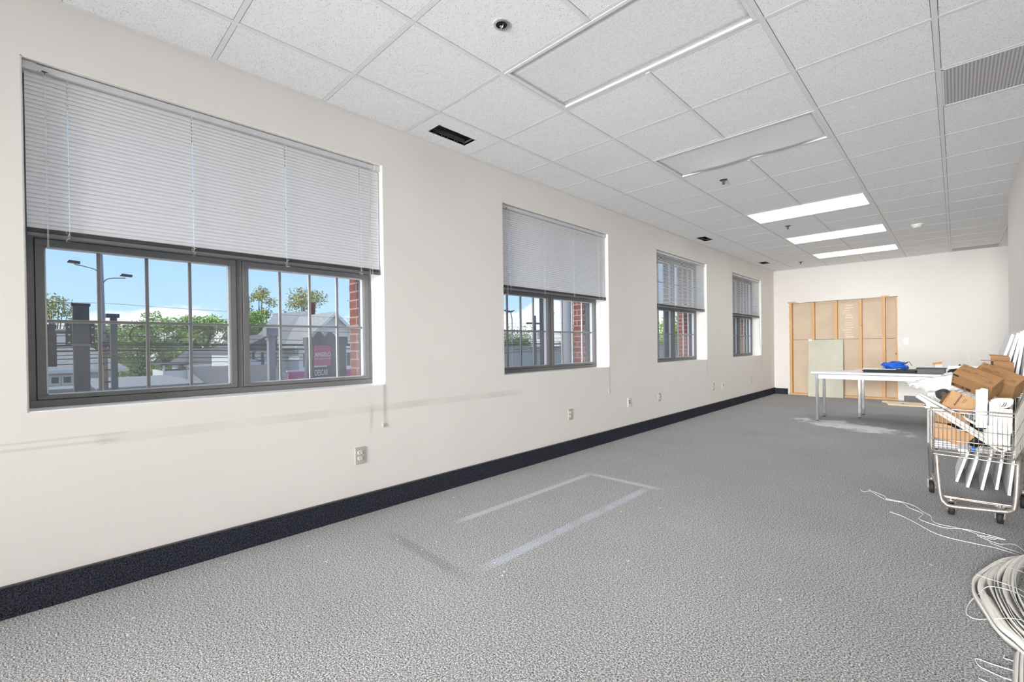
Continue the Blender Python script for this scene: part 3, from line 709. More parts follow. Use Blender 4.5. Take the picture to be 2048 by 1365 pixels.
# things on the tables
r5 = random.Random(5)
for k in range(4):
    g = MB(); a = r5.uniform(-.03, .03); x0 = -.95 + r5.uniform(-.02, .03); z = HT + k * .0105
    g.par((x0, 8.0 + r5.uniform(-.02, .02), z), (.56, a, 0), (-a * .5, .34, 0), (0, 0, .0095 + .0005)); solo(g, 'black_folder', M['black'], ['black folder at the bottom of the stack on the table', 'second black folder from the bottom of the table stack', 'third black folder from the bottom of the table stack', 'uppermost black folder directly under the white sheet'][k], 'folder', 'black folders stacked on the table', bevel=.002)
zt = HT + .0425
g = MB(); g.par((-.94, 8.02, zt), (.36, .02, .002), (-.02, .30, 0), (0, 0, .006)); solo(g, 'white_sheet', M['laminate'], 'white panel lying on the stacked black folders', 'panel')
cb_ = MB(); pts = []
for k in range(240):
    a = k * .34; rr = .105 + .03 * math.sin(k * .37) + r5.uniform(-.012, .012); pts.append((-.60 + rr * 1.05 * math.cos(a), 8.12 + rr * .95 * math.sin(a), zt + .012 + .085 * (k / 240) + .010 * math.sin(k * 1.7)))
cb_.tube(spline(pts, 3), .0042, 6)
for k in range(9):
    a = r5.uniform(0, 6.28); b2 = a + r5.uniform(1.5, 4); p = [(-.60 + .12 * math.cos(a), 8.12 + .12 * math.sin(a), zt + .03), (-.60 + .05 * math.cos(b2 + 2), 8.12, zt + .112), (-.60 + .14 * math.cos(b2), 8.12 + .12 * math.sin(b2), zt + .02)]
    cb_.tube(spline(p, 8), .0042, 6)
cc = solo(cb_, 'cable_coil', M['blue'], 'tangled coil of bright blue cable on the black folders', 'cable')
g = MB(); g.tube(spline([(-.50, 8.1, zt + .06), (-.46, 8.1, zt + .11), (-.44, 8.08, zt + .09), (-.42, 8.06, zt + .055)], 6), .0035, 6); g.tube(spline([(-.53, 8.12, zt + .07), (-.50, 8.12, zt + .11)], 6), .003, 6)
solo(g, 'cable_ends', M['ext_dark'], 'grey wire ends sticking up beside the blue cable coil', 'cable')
t = thing('plastic_tray', 'dark grey plastic tray right of the blue cable coil', 'tray', (-.235, 8.08, HT + .0))
g = MB(); x0, x1, y0, y1, z0, z1 = -.37, -.10, 7.96, 8.22, HT, HT + .065
g.box(x0, x1, y0, y1, z0, z0 + .004); g.box(x0, x0 + .004, y0, y1, z0, z1); g.box(x1 - .004, x1, y0, y1, z0, z1); g.box(x0, x1, y0, y0 + .004, z0, z1); g.box(x0, x1, y1 - .004, y1, z0, z1); g.build('tray_body', M['tray'], t)
g = MB(); g.ring(((x0 + x1) / 2, (y0 + y1) / 2, z1), (0, 0, 1), 0.001, .002, .001, 8); g.v = []; g.f = []; g.m = []; g.sm = []
g.box(x0 - .01, x1 + .01, y0 - .01, y0, z1, z1 + .006); g.box(x0 - .01, x1 + .01, y1, y1 + .01, z1, z1 + .006); g.box(x0 - .01, x0, y0, y1, z1, z1 + .006); g.box(x1, x1 + .01, y0, y1, z1, z1 + .006); g.build('rim', M['black'], t)
# crinkled black plastic film bundle
def lump(c, rx, ry, rz, seed, amp=.18, sub=3, fr=3.0):
    bm = bmesh.new(); bmesh.ops.create_icosphere(bm, subdivisions=sub, radius=1)
    for v in bm.verts:
        p = v.co.copy(); q = 1 + amp * noise.noise(p * fr + Vector((seed, seed * 2, 0))) + amp * .5 * noise.noise(p * fr * 2.3 + Vector((0, seed, 3)))
        v.co = Vector((c[0] + p.x * rx * q, c[1] + p.y * ry * q, c[2] + max(p.z, -.9) * rz * q))
    vs = [v.co.copy() for v in bm.verts]; bm.verts.ensure_lookup_table(); fs = [tuple(v.index for v in f.verts) for f in bm.faces]; bm.free()
    return vs, fs
g = MB(); g.raw(*lump((.02, 8.10, HT + .034), .10, .12, .036, 4, .3), smooth=False); solo(g, 'film_bundle', M['black'], 'crinkled black plastic film bundle between tray and cartons', 'plastic film')
g = MB(); g.box(-.08, .20, 8.24, 8.44, HT, HT + .10); solo(g, 'white_box', M['laminate'], 'flat white box behind the black film on the table', 'box', bevel=.004)
g = MB(); g.par((-.20, 8.30, HT), (.07, .02, 0), (-.02, .05, 0), (0, 0, .11)); solo(g, 'tool_box', M['laminate'], 'small white carton under the orange tool on the table', 'box', bevel=.003)
g = MB(); g.par((-.22, 8.30, HT + .111), (.085, .03, .012), (-.012, .035, 0), (0, 0, .022)); solo(g, 'utility_knife', M['orange'], 'orange handled tool lying behind the grey tray', 'tool', bevel=.005)
g = MB(); g.tube([(.03, 8.3, HT + .10), (.03, 8.3, HT + .112), (.03, 8.3, HT + .118)], [.010, .010, .004], 12); solo(g, 'bottle_cap', M['black'], 'tiny black cap on the flat white box', 'cap')
g = MB(); g.par((.17, 8.20, HT + .0), (.05, 0, 0), (-.11, .02, .27), (0, .004, 0)); solo(g, 'clear_angle', M['clear'], 'frosted clear plastic strip leaning left behind the cartons', 'plastic strip')
g = MB(); g.par((.24, 8.12, HT + .0), (.09, .02, 0), (-.035, .02, .28), (0, .004, 0)); solo(g, 'plastic_sheet', M['clear'], 'wider frosted clear plastic piece standing behind the cartons', 'plastic strip')

# ------------------------------------------------------------------ ceiling boards leaning on the partition
for k, (xb, yb, lb) in enumerate(((-.012, 5.14, 'leftmost white ceiling board leaning on the partition behind the cart'), (.048, 5.00, 'second white ceiling board from the left in the leaning stack'), (.125, 4.98, 'third white ceiling board from the left in the leaning stack'),
                             (.205, 5.06, 'fourth leaning ceiling board, set back in shadow'), (.262, 4.93, 'rightmost leaning ceiling board beside the cart leg'))):
    top = Vector((.385 - (4 - k) * .004, yb, 0)); base = Vector((xb, yb, 0)); dx = (.370 - (4 - k) * .0178) - xb; dz = math.sqrt(1.2192 ** 2 - dx ** 2)
    g = MB(); d = Vector((dx, 0, dz)); nrm = Vector((dz, 0, -dx)).normalized() * .017
    g.par((xb, yb, .006 if False else 0.0), d, (0, .6, 0), nrm)
    g.v = [(v[0], v[1], v[2] + .0172 * dx / 1.2192 * 1.0) for v in g.v]
    solo(g, 'ceiling_board', [M['tile_board']], lb, 'ceiling tile', 'ceiling boards leaning on the partition', bevel=.001)

# ------------------------------------------------------------------ shopping cart
ct_ = thing('shopping_cart', 'worn metal shopping cart heaped with cardboard boxes and scrap', 'shopping cart', (.07, 4.4, 0))
# nose frame: U-shaped tube
nf = MB()
U = [(-.108, 4.40, .405), (-.100, 4.16, .400), (-.096, 4.11, .385), (-.088, 4.09, .25), (-.076, 4.08, .125), (-.060, 4.075, .092), (-.030, 4.07, .078), (.08, 4.065, .088), (.195, 4.06, .100), (.228, 4.065, .108), (.246, 4.075, .132), (.256, 4.09, .25), (.262, 4.11, .385), (.266, 4.16, .400), (.280, 4.40, .405)]
nf.tube(spline(U, 5), .0125, 12); nf.build('nose_frame', M['steel_worn'], ct_)
cb2 = MB(); cb2.tube([(-.074, 4.17, .112), (.245, 4.16, .118)], .007, 10); cb2.box(-.079, .25, 4.150, 4.178, .108, .112); cb2.build('cross_bar', M['steel_worn'], ct_)
# lower side rails to the rear wheels
for sx, xr in ((-1, -.135), (1, .315)):
    rl = MB(); x0 = -.078 if sx < 0 else .248
    rl.tube(spline([(x0, 4.16, .113), (xr, 4.62, .16)], 6), .010, 10); rl.tube(spline([(xr, 4.66, .12), (xr, 4.62, .22), (xr * 1.0, 4.56, .34), (xr, 4.50, .40)], 6), .0125, 12); rl.build('side_rail', M['steel_worn'], ct_)
def caster(x, y, r, zfork, rot):
    w = MB(); ax = Vector((math.cos(rot), math.sin(rot), 0)); c0 = Vector((x, y, r))
    w.tube([c0 - ax * .014, c0 - ax * .012, c0 + ax * .012, c0 + ax * .014], [r * .82, r, r, r * .82], 28)
    wh = w.build('caster', M['rubber'], ct_)
    hb = MB(); hb.cyl(c0 - ax * .0155, c0 + ax * .0155, r * .38, 18); hb.build('hub', M['grey_plastic'], wh)
    fk = MB(); pr = Vector((-ax.y, ax.x, 0))
    for sg in (-1, 1):
        o = c0 + ax * sg * .019 - pr * .012 + Vector((0, 0, -.006)); fk.par(o, pr * .024, Vector((0, 0, zfork - r + .004)), ax * sg * .003)
    fk.cyl((x, y, zfork - .004), (x, y, zfork + .006), .026, 22); fk.cyl((x, y, zfork + .006), (x, y, zfork + .014), .009, 12)
    fk.build('fork', M['steel_worn'], wh)
caster(-.030, 4.165, .038, .096, R(10)); caster(.190, 4.150, .038, .100, R(-8))
caster(-.138, 4.67, .045, .11, R(5)); caster(.318, 4.63, .045, .11, R(-3))
# basket
zb0, zt0, zt1 = .422, .700, .775
yf, yr = 4.10, 4.62
def bl(y): f = (y - yf) / (yr - yf); return (-.118 - .034 * f, .250 + .075 * f)
bk = MB(); rr = .0024
def zlev(y, lv): f = (y - yf) / (yr - yf); bot = zb0 + .0 * f; top = zt0 + (zt1 - zt0) * f; return bot + (top - bot) * lv
levels = [0.0, .27, .54, .93, 1.0]
for lv in levels:
    r_ = .0045 if lv in (0.0, 1.0) else .003
    zf_ = zlev(yf, lv) ; P = []
    l0, r0 = bl(yf); l1, r1 = bl(yr)
    P = [(l1, yr, zlev(yr, lv)), (l0, yf + .01, zf_), (l0 + .008, yf, zf_), (r0 - .01, yf, zf_ - .008), (r0, yf + .012, zf_ - .008), (r1, yr, zlev(yr, lv))]
    bk.tube(P, r_, 8); bk.tube([P[0], P[-1]], r_, 8)
for k in range(18):
    f = (k + .5) / 18; x = bl(yf)[0] + (bl(yf)[1] - bl(yf)[0]) * f
    bk.tube([(x, yf - .003, zlev(yf, .93) - .008 * f), (x, yf - .003, zb0 - .018), (x, yf + .006, zb0 - .022)], .0018, 6)
    xr_ = bl(yr)[0] + (bl(yr)[1] - bl(yr)[0]) * f
    bk.tube([(x, yf + .006, zb0 - .020), (xr_, yr, zb0 - .002)], .0018, 6)
    bk.tube([(xr_, yr, zb0), (xr_, yr, zlev(yr, 1))], .0018, 6)
for k in range(14):
    y = yf + .02 + (yr - yf - .03) * k / 13; l, r2 = bl(y)
    for x, dzx in ((l, 0), (r2, -.008)): bk.tube([(x, y, zlev(y, 1) + dzx), (x, y, zb0 - .01)], .0018, 6)
for k in range(5):
    y = yf + .03 + (yr - yf - .05) * k / 4; l, r2 = bl(y); bk.tube([(l, y, zb0 - .006), (r2, y, zb0 - .010)], .0035, 6)
bk.build('basket', M['wire'], ct_)
uf = MB(); uf.tube([(-.112, yf + .004, zb0 - .024), (.256, yf + .004, zb0 - .034)], .0045, 8); uf.build('front_lip', M['steel_worn'], ct_)
cg = MB(); cg.tube([(-.150, 4.50, .66), (-.150, 4.50, .40)], .006, 10); cg.tube([(-.150, 4.50, .66), (-.146, 4.47, .69), (-.140, 4.40, .705)], .006, 10); cg.build('corner_post', M['wire'], ct_)
lg = MB(); lg.tube([(-.141, 4.56, .36), (-.139, 4.62, .20), (-.138, 4.665, .12)], .014, 12); lg.build('rear_leg', M['ext_mid'], ct_)
hd = MB(); hd.tube([(-.155, 4.76, .80), (.33, 4.76, .80)], .012, 12); hd.tube([(-.15, 4.60, .74), (-.155, 4.76, .80)], .008, 8); hd.tube([(.325, 4.60, .74), (.33, 4.76, .80)], .008, 8); hd.build('handle', M['steel_worn'], ct_)

# cartons in the cart -------------------------------------------------
def gs(u, v):
    u = Vector(u); U_ = u.normalized(); v = Vector(v); v = (v - U_ * v.dot(U_)); return U_, v.normalized(), U_.cross(v.normalized())
def decal_rect(mb, o, U_, V_, Nn, u0, u1, v0, v1, d=.0006):
    o = Vector(o); mb.par(o + U_ * u0 + V_ * v0, U_ * (u1 - u0), V_ * (v1 - v0), Nn * d)
def textmesh(body, size, o, U_, V_, Nn, name, mat, parent, bold=0.0, shear=0.0, depth=.0004, align='LEFT', spacing=1.0, sx=1.0):
    cu = bpy.data.curves.new('txt', 'FONT'); cu.body = body; cu.size = size; cu.offset = bold; cu.extrude = depth; cu.align_x = align; cu.shear = shear; cu.space_character = spacing
    tmp = bpy.data.objects.new('txt', cu); COL.objects.link(tmp); dg = bpy.context.evaluated_depsgraph_get(); dg.update()
    me = bpy.data.meshes.new_from_object(tmp.evaluated_get(dg)); bpy.data.objects.remove(tmp)
    me.name = name; me.materials.clear(); me.materials.append(mat)
    org = ORG.get(parent.name, Vector()); mt = Matrix.Identity(4)
    for i in range(3): mt[i][0] = U_[i] * sx; mt[i][1] = V_[i]; mt[i][2] = Nn[i]; mt[i][3] = o[i] - org[i]
    me.transform(mt); ob = bpy.data.objects.new(name, me); COL.objects.link(ob); ob.parent = parent
    return ob
def carton(p1, p2, tow, L, D, H, label, prints, name='cardboard_box'):
    # p1: back-left top corner, p2 gives length direction, tow the direction the top face runs toward the viewer
    p1 = Vector(p1); U_, V_, Nn = gs(Vector(p2) - p1, tow)   # Nn = U x V : points down out of the box interior or up
    if Nn.z > 0: dn = -Nn
    else: dn = Nn
    up = -dn
    t = thing(name, label, 'box', p1 + U_ * L / 2 + V_ * D / 2 + dn * H, 'cartons heaped in the cart')
    g = MB(); g.par(p1, U_ * L, V_ * D, dn * H); g.build('box_body', M['card'], t, bevel=.002)
    if prints:
        pr = MB()
        # top face prints: u along length, v toward viewer
        o = p1 + up * .0004
        pr.ring(o + U_ * .022 + V_ * .018, up, .005, .010, .0006, 20)
        for (u0, u1, v0, v1) in ((.040, .075, .012, .017), (.040, .068, .021, .025), (.020, .062, .050, .056), (.020, .085, .060, .066), (.020, .070, .070, .074), (.165, .205, .098, .102)):
            decal_rect(pr, o, U_, V_, up, u0 * L / .22, u1 * L / .22, v0 * D / .13, v1 * D / .13)
        # outline diagram
        for (u0, u1, v0, v1) in ((.11, .175, .055, .0558), (.11, .175, .092, .0928), (.11, .1108, .055, .0928), (.1742, .175, .055, .0928), (.085, .105, .045, .060), (.180, .20, .075, .0905)):
            decal_rect(pr, o, U_, V_, up, u0 * L / .22, u1 * L / .22, v0 * D / .13, v1 * D / .13)
        pr.build('printing', M['ink_soft'], t)
        fr2 = MB(); of = p1 + V_ * (D + .0004)
        decal_rect(fr2, of, U_, dn, V_, .004, .035, .004, .020); decal_rect(fr2, of, U_, dn, V_, .006, .010, .036, .046); decal_rect(fr2, of, U_, dn, V_, .006, .012, .058, .066)
        decal_rect(fr2, of, U_, dn, V_, .004, .110, H - .032, H - .010); fr2.build('printed_band', M['ink'], t)
        lb = MB(); decal_rect(lb, of, U_, dn, V_, .022, .062, H - .028, H - .014, .001); decal_rect(lb, of, U_, dn, V_, .070, .085, H - .029, H - .013, .001); lb.build('printed_label', M['ink_soft'], t)
    return t
tA = carton((.036, 4.34, .985), (.216, 4.27, .898), (-.041, -.07, -.062), .212, .105, .125, 'big brown printed carton tilted on top of the cart', True)
tB = carton((.135, 4.52, .992), (.315, 4.45, .905), (-.041, -.07, -.062), .225, .11, .15, 'brown printed carton behind and right of the big tilted one', True)
U_, V_, Nn = gs((.18, -.07, -.087), (-.041, -.07, -.062)); pB = Vector((.135, 4.52, .992)) + V_ * .1106; dn = Nn if Nn.z < 0 else -Nn
lbx = MB(); lbx.par(pB + U_ * .125 + dn * .008, U_ * .032, dn * .020, V_ * .0008); lbx.build('barcode_label', M['white_plastic'], tB)
bc = MB(); [bc.par(pB + U_ * (.128 + .0022 * k) + dn * .011 + V_ * .0008, U_ * .0011, dn * .013, V_ * .0004) for k in range(11)]; bc.build('barcode_bars', M['ink'], tB)
# open carton at the back
t = thing('open_carton', 'open brown carton with raised flaps behind the two printed cartons', 'box', (.25, 4.60, .80), 'cartons heaped in the cart')
g = MB(); O = Vector((.185, 4.64, .84)); w_, d_, h_ = .095, .10, .155
g.par(O, (w_, .02, -.01), (0, .003, 0), (0, 0, h_)); g.par(O, (.003, 0, 0), (-.01, d_, 0), (0, 0, h_)); g.par(O + Vector((w_, .02, -.01)), (.003, 0, 0), (-.01, d_, 0), (0, 0, h_)); g.par(O + Vector((-.01, d_, 0)), (w_, .02, -.01), (0, .003, 0), (0, 0, h_ + .03)); g.par(O, (w_, .02, -.01), (-.01, d_, 0), (0, 0, .003))
g.build('box_body', M['card'], t)
g = MB(); g.par(O + Vector((0, 0, h_)), (-.05, -.01, .002), (-.01, d_, 0), (0, 0, .003)); g.par(O + Vector((-.01, d_, h_ + .03)), (w_, .02, -.01), (-.01, .03, .012), (0, 0, .003)); g.build('flap', M['card_light'], t)
# small carton with script lettering
U_, V_, Nn = gs((.135, .0, -.070), (-.065, -.02, -.095)); p = Vector((-.022, 4.215, .815)); Nn = Nn if Nn.y < 0 else -Nn
t = thing('small_carton', 'light brown carton with script lettering leaning in the cart', 'box', (.03, 4.24, .70), 'cartons heaped in the cart')
g = MB(); poly = [(0, 0), (.14, 0), (.14, .085), (.125, .105), (.105, .112), (0, .112)]; g.prism(poly, p, U_, V_, -Nn, .05); g.build('box_body', M['card_light'], t)
# lettering "Armstrong" runs down the face
textmesh('Armstrong', .0185, p + U_ * .060 + V_ * .088 + Nn * .0006, -V_, -U_, Nn, 'lettering', M['ink'], t, bold=.0006, shear=.35, depth=.0003)
for k, du in enumerate((.078, .086)):
    g = MB(); g.par(p + U_ * du + V_ * .02 + Nn * .0002, U_ * .004, V_ * (.035 - .008 * k), Nn * .0005); g.build('small_print', M['ink_soft'], t)
# wedge of paper sheets left of it
t = thing('paper_bundle', 'fanned brown paper flaps left of the lettered carton', 'paper')if False else None
for k in range(4):
    g = MB(); a = Vector((-.030 - .010 * k, 4.20 + .006 * k, .800 - .006 * k)); g.par(a, (-.030, -.01, -.070), (.012, .05, 0), (.0016, 0, .0008))
    solo(g, 'card_flap', M['card_light'], ['thin card sheet against the lettered carton', 'second thin card sheet left of the lettered carton', 'third thin card sheet left of the lettered carton', 'outermost thin card sheet beside the black roll'][k], 'card sheet', 'thin card sheets in the cart')
# lower brown sheet inside the basket front
g = MB(); poly = [(-.112, .60), (-.05, .595), (.085, .535), (.045, .485), (.01, .462), (-.112, .505)]
g.prism([(a_, b_) for a_, b_ in poly], (0, 4.125, 0), (1, 0, 0), (0, 0, 1), (0, 1, 0), .02); solo(g, 'flat_carton', M['card_light'], 'folded flat brown carton low at the left of the basket', 'box', 'cartons heaped in the cart')
g = MB(); poly = [(-.105, .70), (.02, .66), (.06, .60), (-.06, .60), (-.105, .61)]; g.prism(poly, (0, 4.15, 0), (1, 0, 0), (0, 0, 1), (0, 1, 0), .02); solo(g, 'dark_carton', M['card'], 'shadowed brown carton panel under the diagonal strips', 'box', 'cartons heaped in the cart')
# diagonal ceiling angles
for k, (a_, b_, lb) in enumerate((((-.185, 4.13, .782), (.145, 4.135, .530), 'upper white metal ceiling strip lying diagonally across the cart'), ((-.110, 4.118, .695), (.125, 4.116, .520), 'lower white metal ceiling strip crossing inside the basket'), ((-.17, 4.16, .785), (.11, 4.165, .60), 'rear white metal strip behind the diagonal pair'))):
    a_, b_ = Vector(a_), Vector(b_); d = b_ - a_; n_ = Vector((d.z, 0, -d.x)).normalized(); g = MB(); w_ = .022 if k == 0 else .014
    g.par(a_, d, n_ * w_, (0, .0015, 0)); g.par(a_, d, n_ * .0015, (0, .018, 0)); g.par(a_ + n_ * w_, d, n_ * .0015, (0, .010, 0)); solo(g, 'metal_strip', M['strip_white'], lb, 'metal strip', 'white metal strips in the cart')
# foam block
g = MB(); poly = [(.084, .590), (.134, .592), (.140, .835), (.112, .842), (.106, .833), (.086, .828)]; g.prism(poly, (0, 4.115, 0), (1, 0, 0), (0, 0, 1), (0, 1, 0), .035)
o = solo(g, 'foam_block', M['foam'], 'upright white foam block between cartons and ivory plastic', 'foam block', bevel=.003)
# black roll
c0 = Vector((-.080, 4.36, .765)); g = MB(); g.ring(c0, (.25, -.9, .18), .022, .036, .07, 36); g.cyl(c0 + Vector((.01, -.0, .005)), c0 + Vector((.012, -.045, .013)), .023, 24)
solo(g, 'tape_roll', M['black'], 'black hollow roll poking out between white bag and cartons', 'roll')
# white bag
g = MB()
def bag(sections, n=22, seed=1):
    vs = []; fs = []
    for i, (c, ry, rz) in enumerate(sections):
        for j in range(n):
            a = 2 * PI * j / n; q = 1 + .10 * math.sin(a * 5 + i * 1.3) + .09 * noise.noise(Vector((i * .7, math.cos(a) * 2, math.sin(a) * 2 + seed)))
            vs.append((c[0] + .008 * math.sin(a * 3 + i), c[1] + math.cos(a) * ry * q, c[2] + math.sin(a) * rz * q))
    for i in range(len(sections) - 1):
        for j in range(n): a = i * n + j; b2 = i * n + (j + 1) % n; fs.append((a, b2, b2 + n, a + n))
    fs.append(tuple(range(n))); fs.append(tuple(reversed(range((len(sections) - 1) * n, len(sections) * n))))
    return vs, fs
def crumple(vs, fs, amp, fr, levels=2):
    bm = bmesh.new(); V = [bm.verts.new(v) for v in vs]; [bm.faces.new([V[i] for i in f]) for f in fs]
    for _ in range(levels): bmesh.ops.subdivide_edges(bm, edges=bm.edges[:], cuts=1, use_grid_fill=True)
    bm.normal_update()
    for v in bm.verts:
        p = v.co * fr; q = abs(noise.noise(p)) + .5 * abs(noise.noise(p * 2.1 + Vector((3, 1, 2)))) + .25 * abs(noise.noise(p * 4.3)); v.co = v.co + v.normal * amp * (.5 - 1.4 * q)
    bm.verts.index_update(); a = [v.co.copy() for v in bm.verts]; b = [tuple(v.index for v in f.verts) for f in bm.faces]; bm.free(); return a, b
secs = [((-.262, 4.46, .830), .010, .004), ((-.245, 4.46, .828), .03, .010), ((-.215, 4.46, .822), .04, .020), ((-.185, 4.47, .822), .05, .032), ((-.155, 4.48, .818), .06, .045), ((-.12, 4.49, .818), .07, .060), ((-.08, 4.50, .822), .075, .072), ((-.04, 4.50, .832), .075, .078), ((0, 4.50, .84), .07, .075), ((.04, 4.5, .84), .05, .05), ((.06, 4.5, .84), .01, .01)]
g.raw(*crumple(*bag(secs), .030, 14), smooth=True); o = solo(g, 'plastic_bag', M['bag'], 'crumpled white plastic bag spilling over the left of the cart', 'bag')
g = MB(); g.raw(*crumple(*bag([((-.15, 4.30, .70), .02, .03), ((-.14, 4.32, .72), .04, .06), ((-.11, 4.34, .72), .05, .07), ((-.08, 4.36, .72), .04, .06), ((-.06, 4.36, .72), .01, .01)], seed=4), .022, 18), smooth=True)
solo(g, 'foam_wrap', M['bag'], 'white foam wrap tucked behind the basket corner under the bag', 'foam wrap')
# ivory bin lid and siding
g = MB(); poly = [(.152, .760), (.175, .775), (.245, .778), (.252, .772), (.250, .745), (.235, .722), (.215, .712), (.152, .700)]
g.prism(poly, (0, 4.20, 0), (1, 0, 0), (0, 0, 1), (0, 1, 0), .06); o = solo(g, 'ivory_cover', M['ivory'], 'ivory plastic cover with dark slots behind the basket rim', 'plastic cover', bevel=.004)
g = MB(); 
for dx_ in (0, .009): g.tube(spline([(.212 + dx_, 4.198, .752), (.209 + dx_, 4.198, .735), (.199 + dx_, 4.198, .722)], 6), .0022, 6)
so_ = g.build('slot', M['ink'], o); so_.location = -Vector(o.location)
g = MB(); g.box(.185, .245, 4.150, 4.158, .565, .715); solo(g, 'ivory_sheet', M['ivory'], 'flat ivory panel upright behind the basket wires', 'plastic panel', bevel=.002)
g = MB()
for k in range(6): g.tube([(.148 + k * .008, 4.135, .758 - k * .0008), (.146 + k * .0075, 4.135, .60)], .0045, 8)
g.box(.145, .192, 4.137, 4.142, .60, .757); solo(g, 'ribbed_sheet', M['alu'], 'silver ribbed metal sheet right of the foam block', 'metal sheet')
# white crinkled bag with grid label, low right
g = MB(); g.raw(*lump((.172, 4.165, .535), .062, .03, .062, 9, .22, 4, 2.5), smooth=False); solo(g, 'film_bag', M['bag'], 'crinkled clear film bag at the right of the basket', 'bag')
g = MB(); g.par((.135, 4.118, .610), (.100, 0, -.012), (-.004, 0, -.105), (0, .004, 0)); o = solo(g, 'card_pack', M['laminate'], 'white ruled card behind the basket wires at right', 'card')
g = MB()
for k in range(9): g.par((.175, 4.1165, .590 - k * .007), (.055, 0, -.0066), (0, 0, -.0022), (0, .001, 0))
q_ = g.build('ruled_lines', M['grey_plastic'], o); q_.location = -Vector(o.location)
g = MB(); g.par((.132, 4.125, .505), (.10, 0, -.022), (0, 0, -.018), (0, .02, 0)); solo(g, 'ivory_strip', M['ivory'], 'ivory strip below the ruled card in the basket', 'plastic strip')
g = MB(); g.tube(spline([(.10, 4.135, .520), (.15, 4.13, .485), (.185, 4.13, .458), (.205, 4.13, .458), (.235, 4.135, .485)], 8), .006, 10); solo(g, 'bent_tube', M['ivory_pale'], 'bent white tube at the lower right of the basket', 'tube')
# grey tray, blue cap, small bits
g = MB(); g.par((-.112, 4.13, .428), (.165, 0, 0), (0, .16, 0), (0, 0, .062)); solo(g, 'grey_case', M['grey_plastic'], 'dark grey plastic case on the basket floor', 'case', bevel=.006)
g = MB()
for k in range(3): g.box(-.105, .0, 4.126, 4.129, .448 + .014 * k, .4515 + .014 * k)
solo(g, 'clear_strips', M['alu'], 'thin pale strips lying against the grey case', 'plastic strip')
t = thing('clear_bottle', 'clear bottle with bright blue cap on the basket floor', 'bottle', (.09, 4.15, .43))
g = MB(); g.tube([(.066, 4.14, .447), (.084, 4.14, .447)], .013, 18); g.build('cap', M['blue'], t)
g = MB(); g.tube([(.084, 4.14, .447), (.095, 4.14, .447), (.105, 4.14, .447), (.165, 4.14, .447), (.172, 4.14, .447)], [.009, .010, .019, .019, .012], 18); g.build('bottle_body', M['clear'], t)
g = MB(); g.par((.005, 4.125, .426), (.045, 0, 0), (0, .03, 0), (0, 0, .017)); solo(g, 'white_connector', M['white_plastic'], 'small white connector on the basket floor left of the blue cap', 'connector', bevel=.003)
g = MB(); g.raw(*lump((.07, 4.34, .520), .13, .13, .085, 12, .3), smooth=False); solo(g, 'black_film', M['black'], 'black plastic film filling the middle of the basket', 'plastic film')

# second cart corner at the right frame edge: only its wheel and leg show
# ------------------------------------------------------------------ collapsed blind heap and cords, bottom right
t = thing('collapsed_blind', 'collapsed heap of ivory blind slats at the bottom right', 'blind', (.16, 2.7, 0))
outer = [(.262, 3.50), (.236, 3.458), (.150, 3.317), (.061, 3.035), (.046, 2.907), (.059, 2.80), (.080, 2.69), (.109, 2.544), (.147, 2.46), (.172, 2.40), (.205, 2.33)]
inner = [(.275, 3.44), (.253, 3.40), (.232, 3.319), (.209, 3.20), (.190, 3.06), (.180, 2.914), (.180, 2.80), (.190, 2.68), (.205, 2.59), (.222, 2.50), (.245, 2.42)]
for k, f in enumerate((0, .045, .20, .27, .40, .50, .60, .68, .77, .86, .93, 1.0)):
    pts = []
    for j, (p, q) in enumerate(zip(outer, inner)):
        x = p[0] + (q[0] - p[0]) * f; y = p[1] + (q[1] - p[1]) * f
        pts.append(Vector((x + .003 * math.sin(k * 2.3 + j), y, .020 + .004 * k + .006 * math.sin(k + j * .7) + .006)))
    sp_ = spline(pts, 6); wv = []; nv = []
    for j, p in enumerate(sp_):
        u = j / (len(sp_) - 1); d = (sp_[min(j + 1, len(sp_) - 1)] - sp_[max(j - 1, 0)]).normalized(); side = d.cross(Vector((0, 0, 1))).normalized()
        tl = R((78, 60, 28, 66, 50, 74, 58, 80, 50, 70, 60, 75)[k] + (14 * math.sin(u * 5 + k)) - (38 if k in (1, 2, 3) and u > .5 else 0)); w = (Vector((0, 0, 1)) * math.sin(tl) + side * math.cos(tl)) * .030; wv.append(w); nv.append(w.cross(d))
        p.z = max(p.z, .5 * abs(w.z) + .003)
    g = MB(); g.strip(sp_, wv, nv, .0016); g.build('slat', M['ivory_pale'], t)
for k in range(9):
    x = .150 + .011 * k; pts = [Vector((x, 2.44 + .008 * k, .020 + .003 * k)), Vector((x - .010, 2.33 + .006 * k, .022 + .003 * k)), Vector((x - .020, 2.20, .020 + .003 * k)), Vector((x - .030, 2.08, .018 + .003 * k)), Vector((x - .036, 1.94, .018))]
    sp_ = spline(pts, 6); w = Vector((.45 + .05 * (k % 3), 0, .8)) * .028; g = MB(); g.strip(sp_, w, Vector((.8, 0, -.5)), .0016); g.build('slat', M['ivory_pale'], t)
for (pts_) in ([(.062, 3.03, .05), (.10, 2.98, .062), (.17, 2.92, .075), (.23, 2.84, .08)], [(.13, 3.27, .05), (.16, 3.20, .06), (.21, 3.12, .08), (.26, 3.02, .08)], [(.10, 2.60, .045), (.15, 2.62, .06), (.21, 2.60, .07), (.26, 2.55, .07)], [(.15, 3.31, .045), (.18, 3.29, .055), (.22, 3.22, .07)]):
    g = MB(); g.tube(spline(pts_, 8), .0011, 5); g.build('ladder_cord', M['cord'], t)
def floorcord(name, pts, label, grp, r=.0017, kids=()):
    g = MB(); g.tube(spline([(x, y, .004 if len(p_) == 0 else p_[0]) for (x, y, *p_) in pts], 8), r, 6)
    return solo(g, name, M['cord'], label, 'cord', grp)
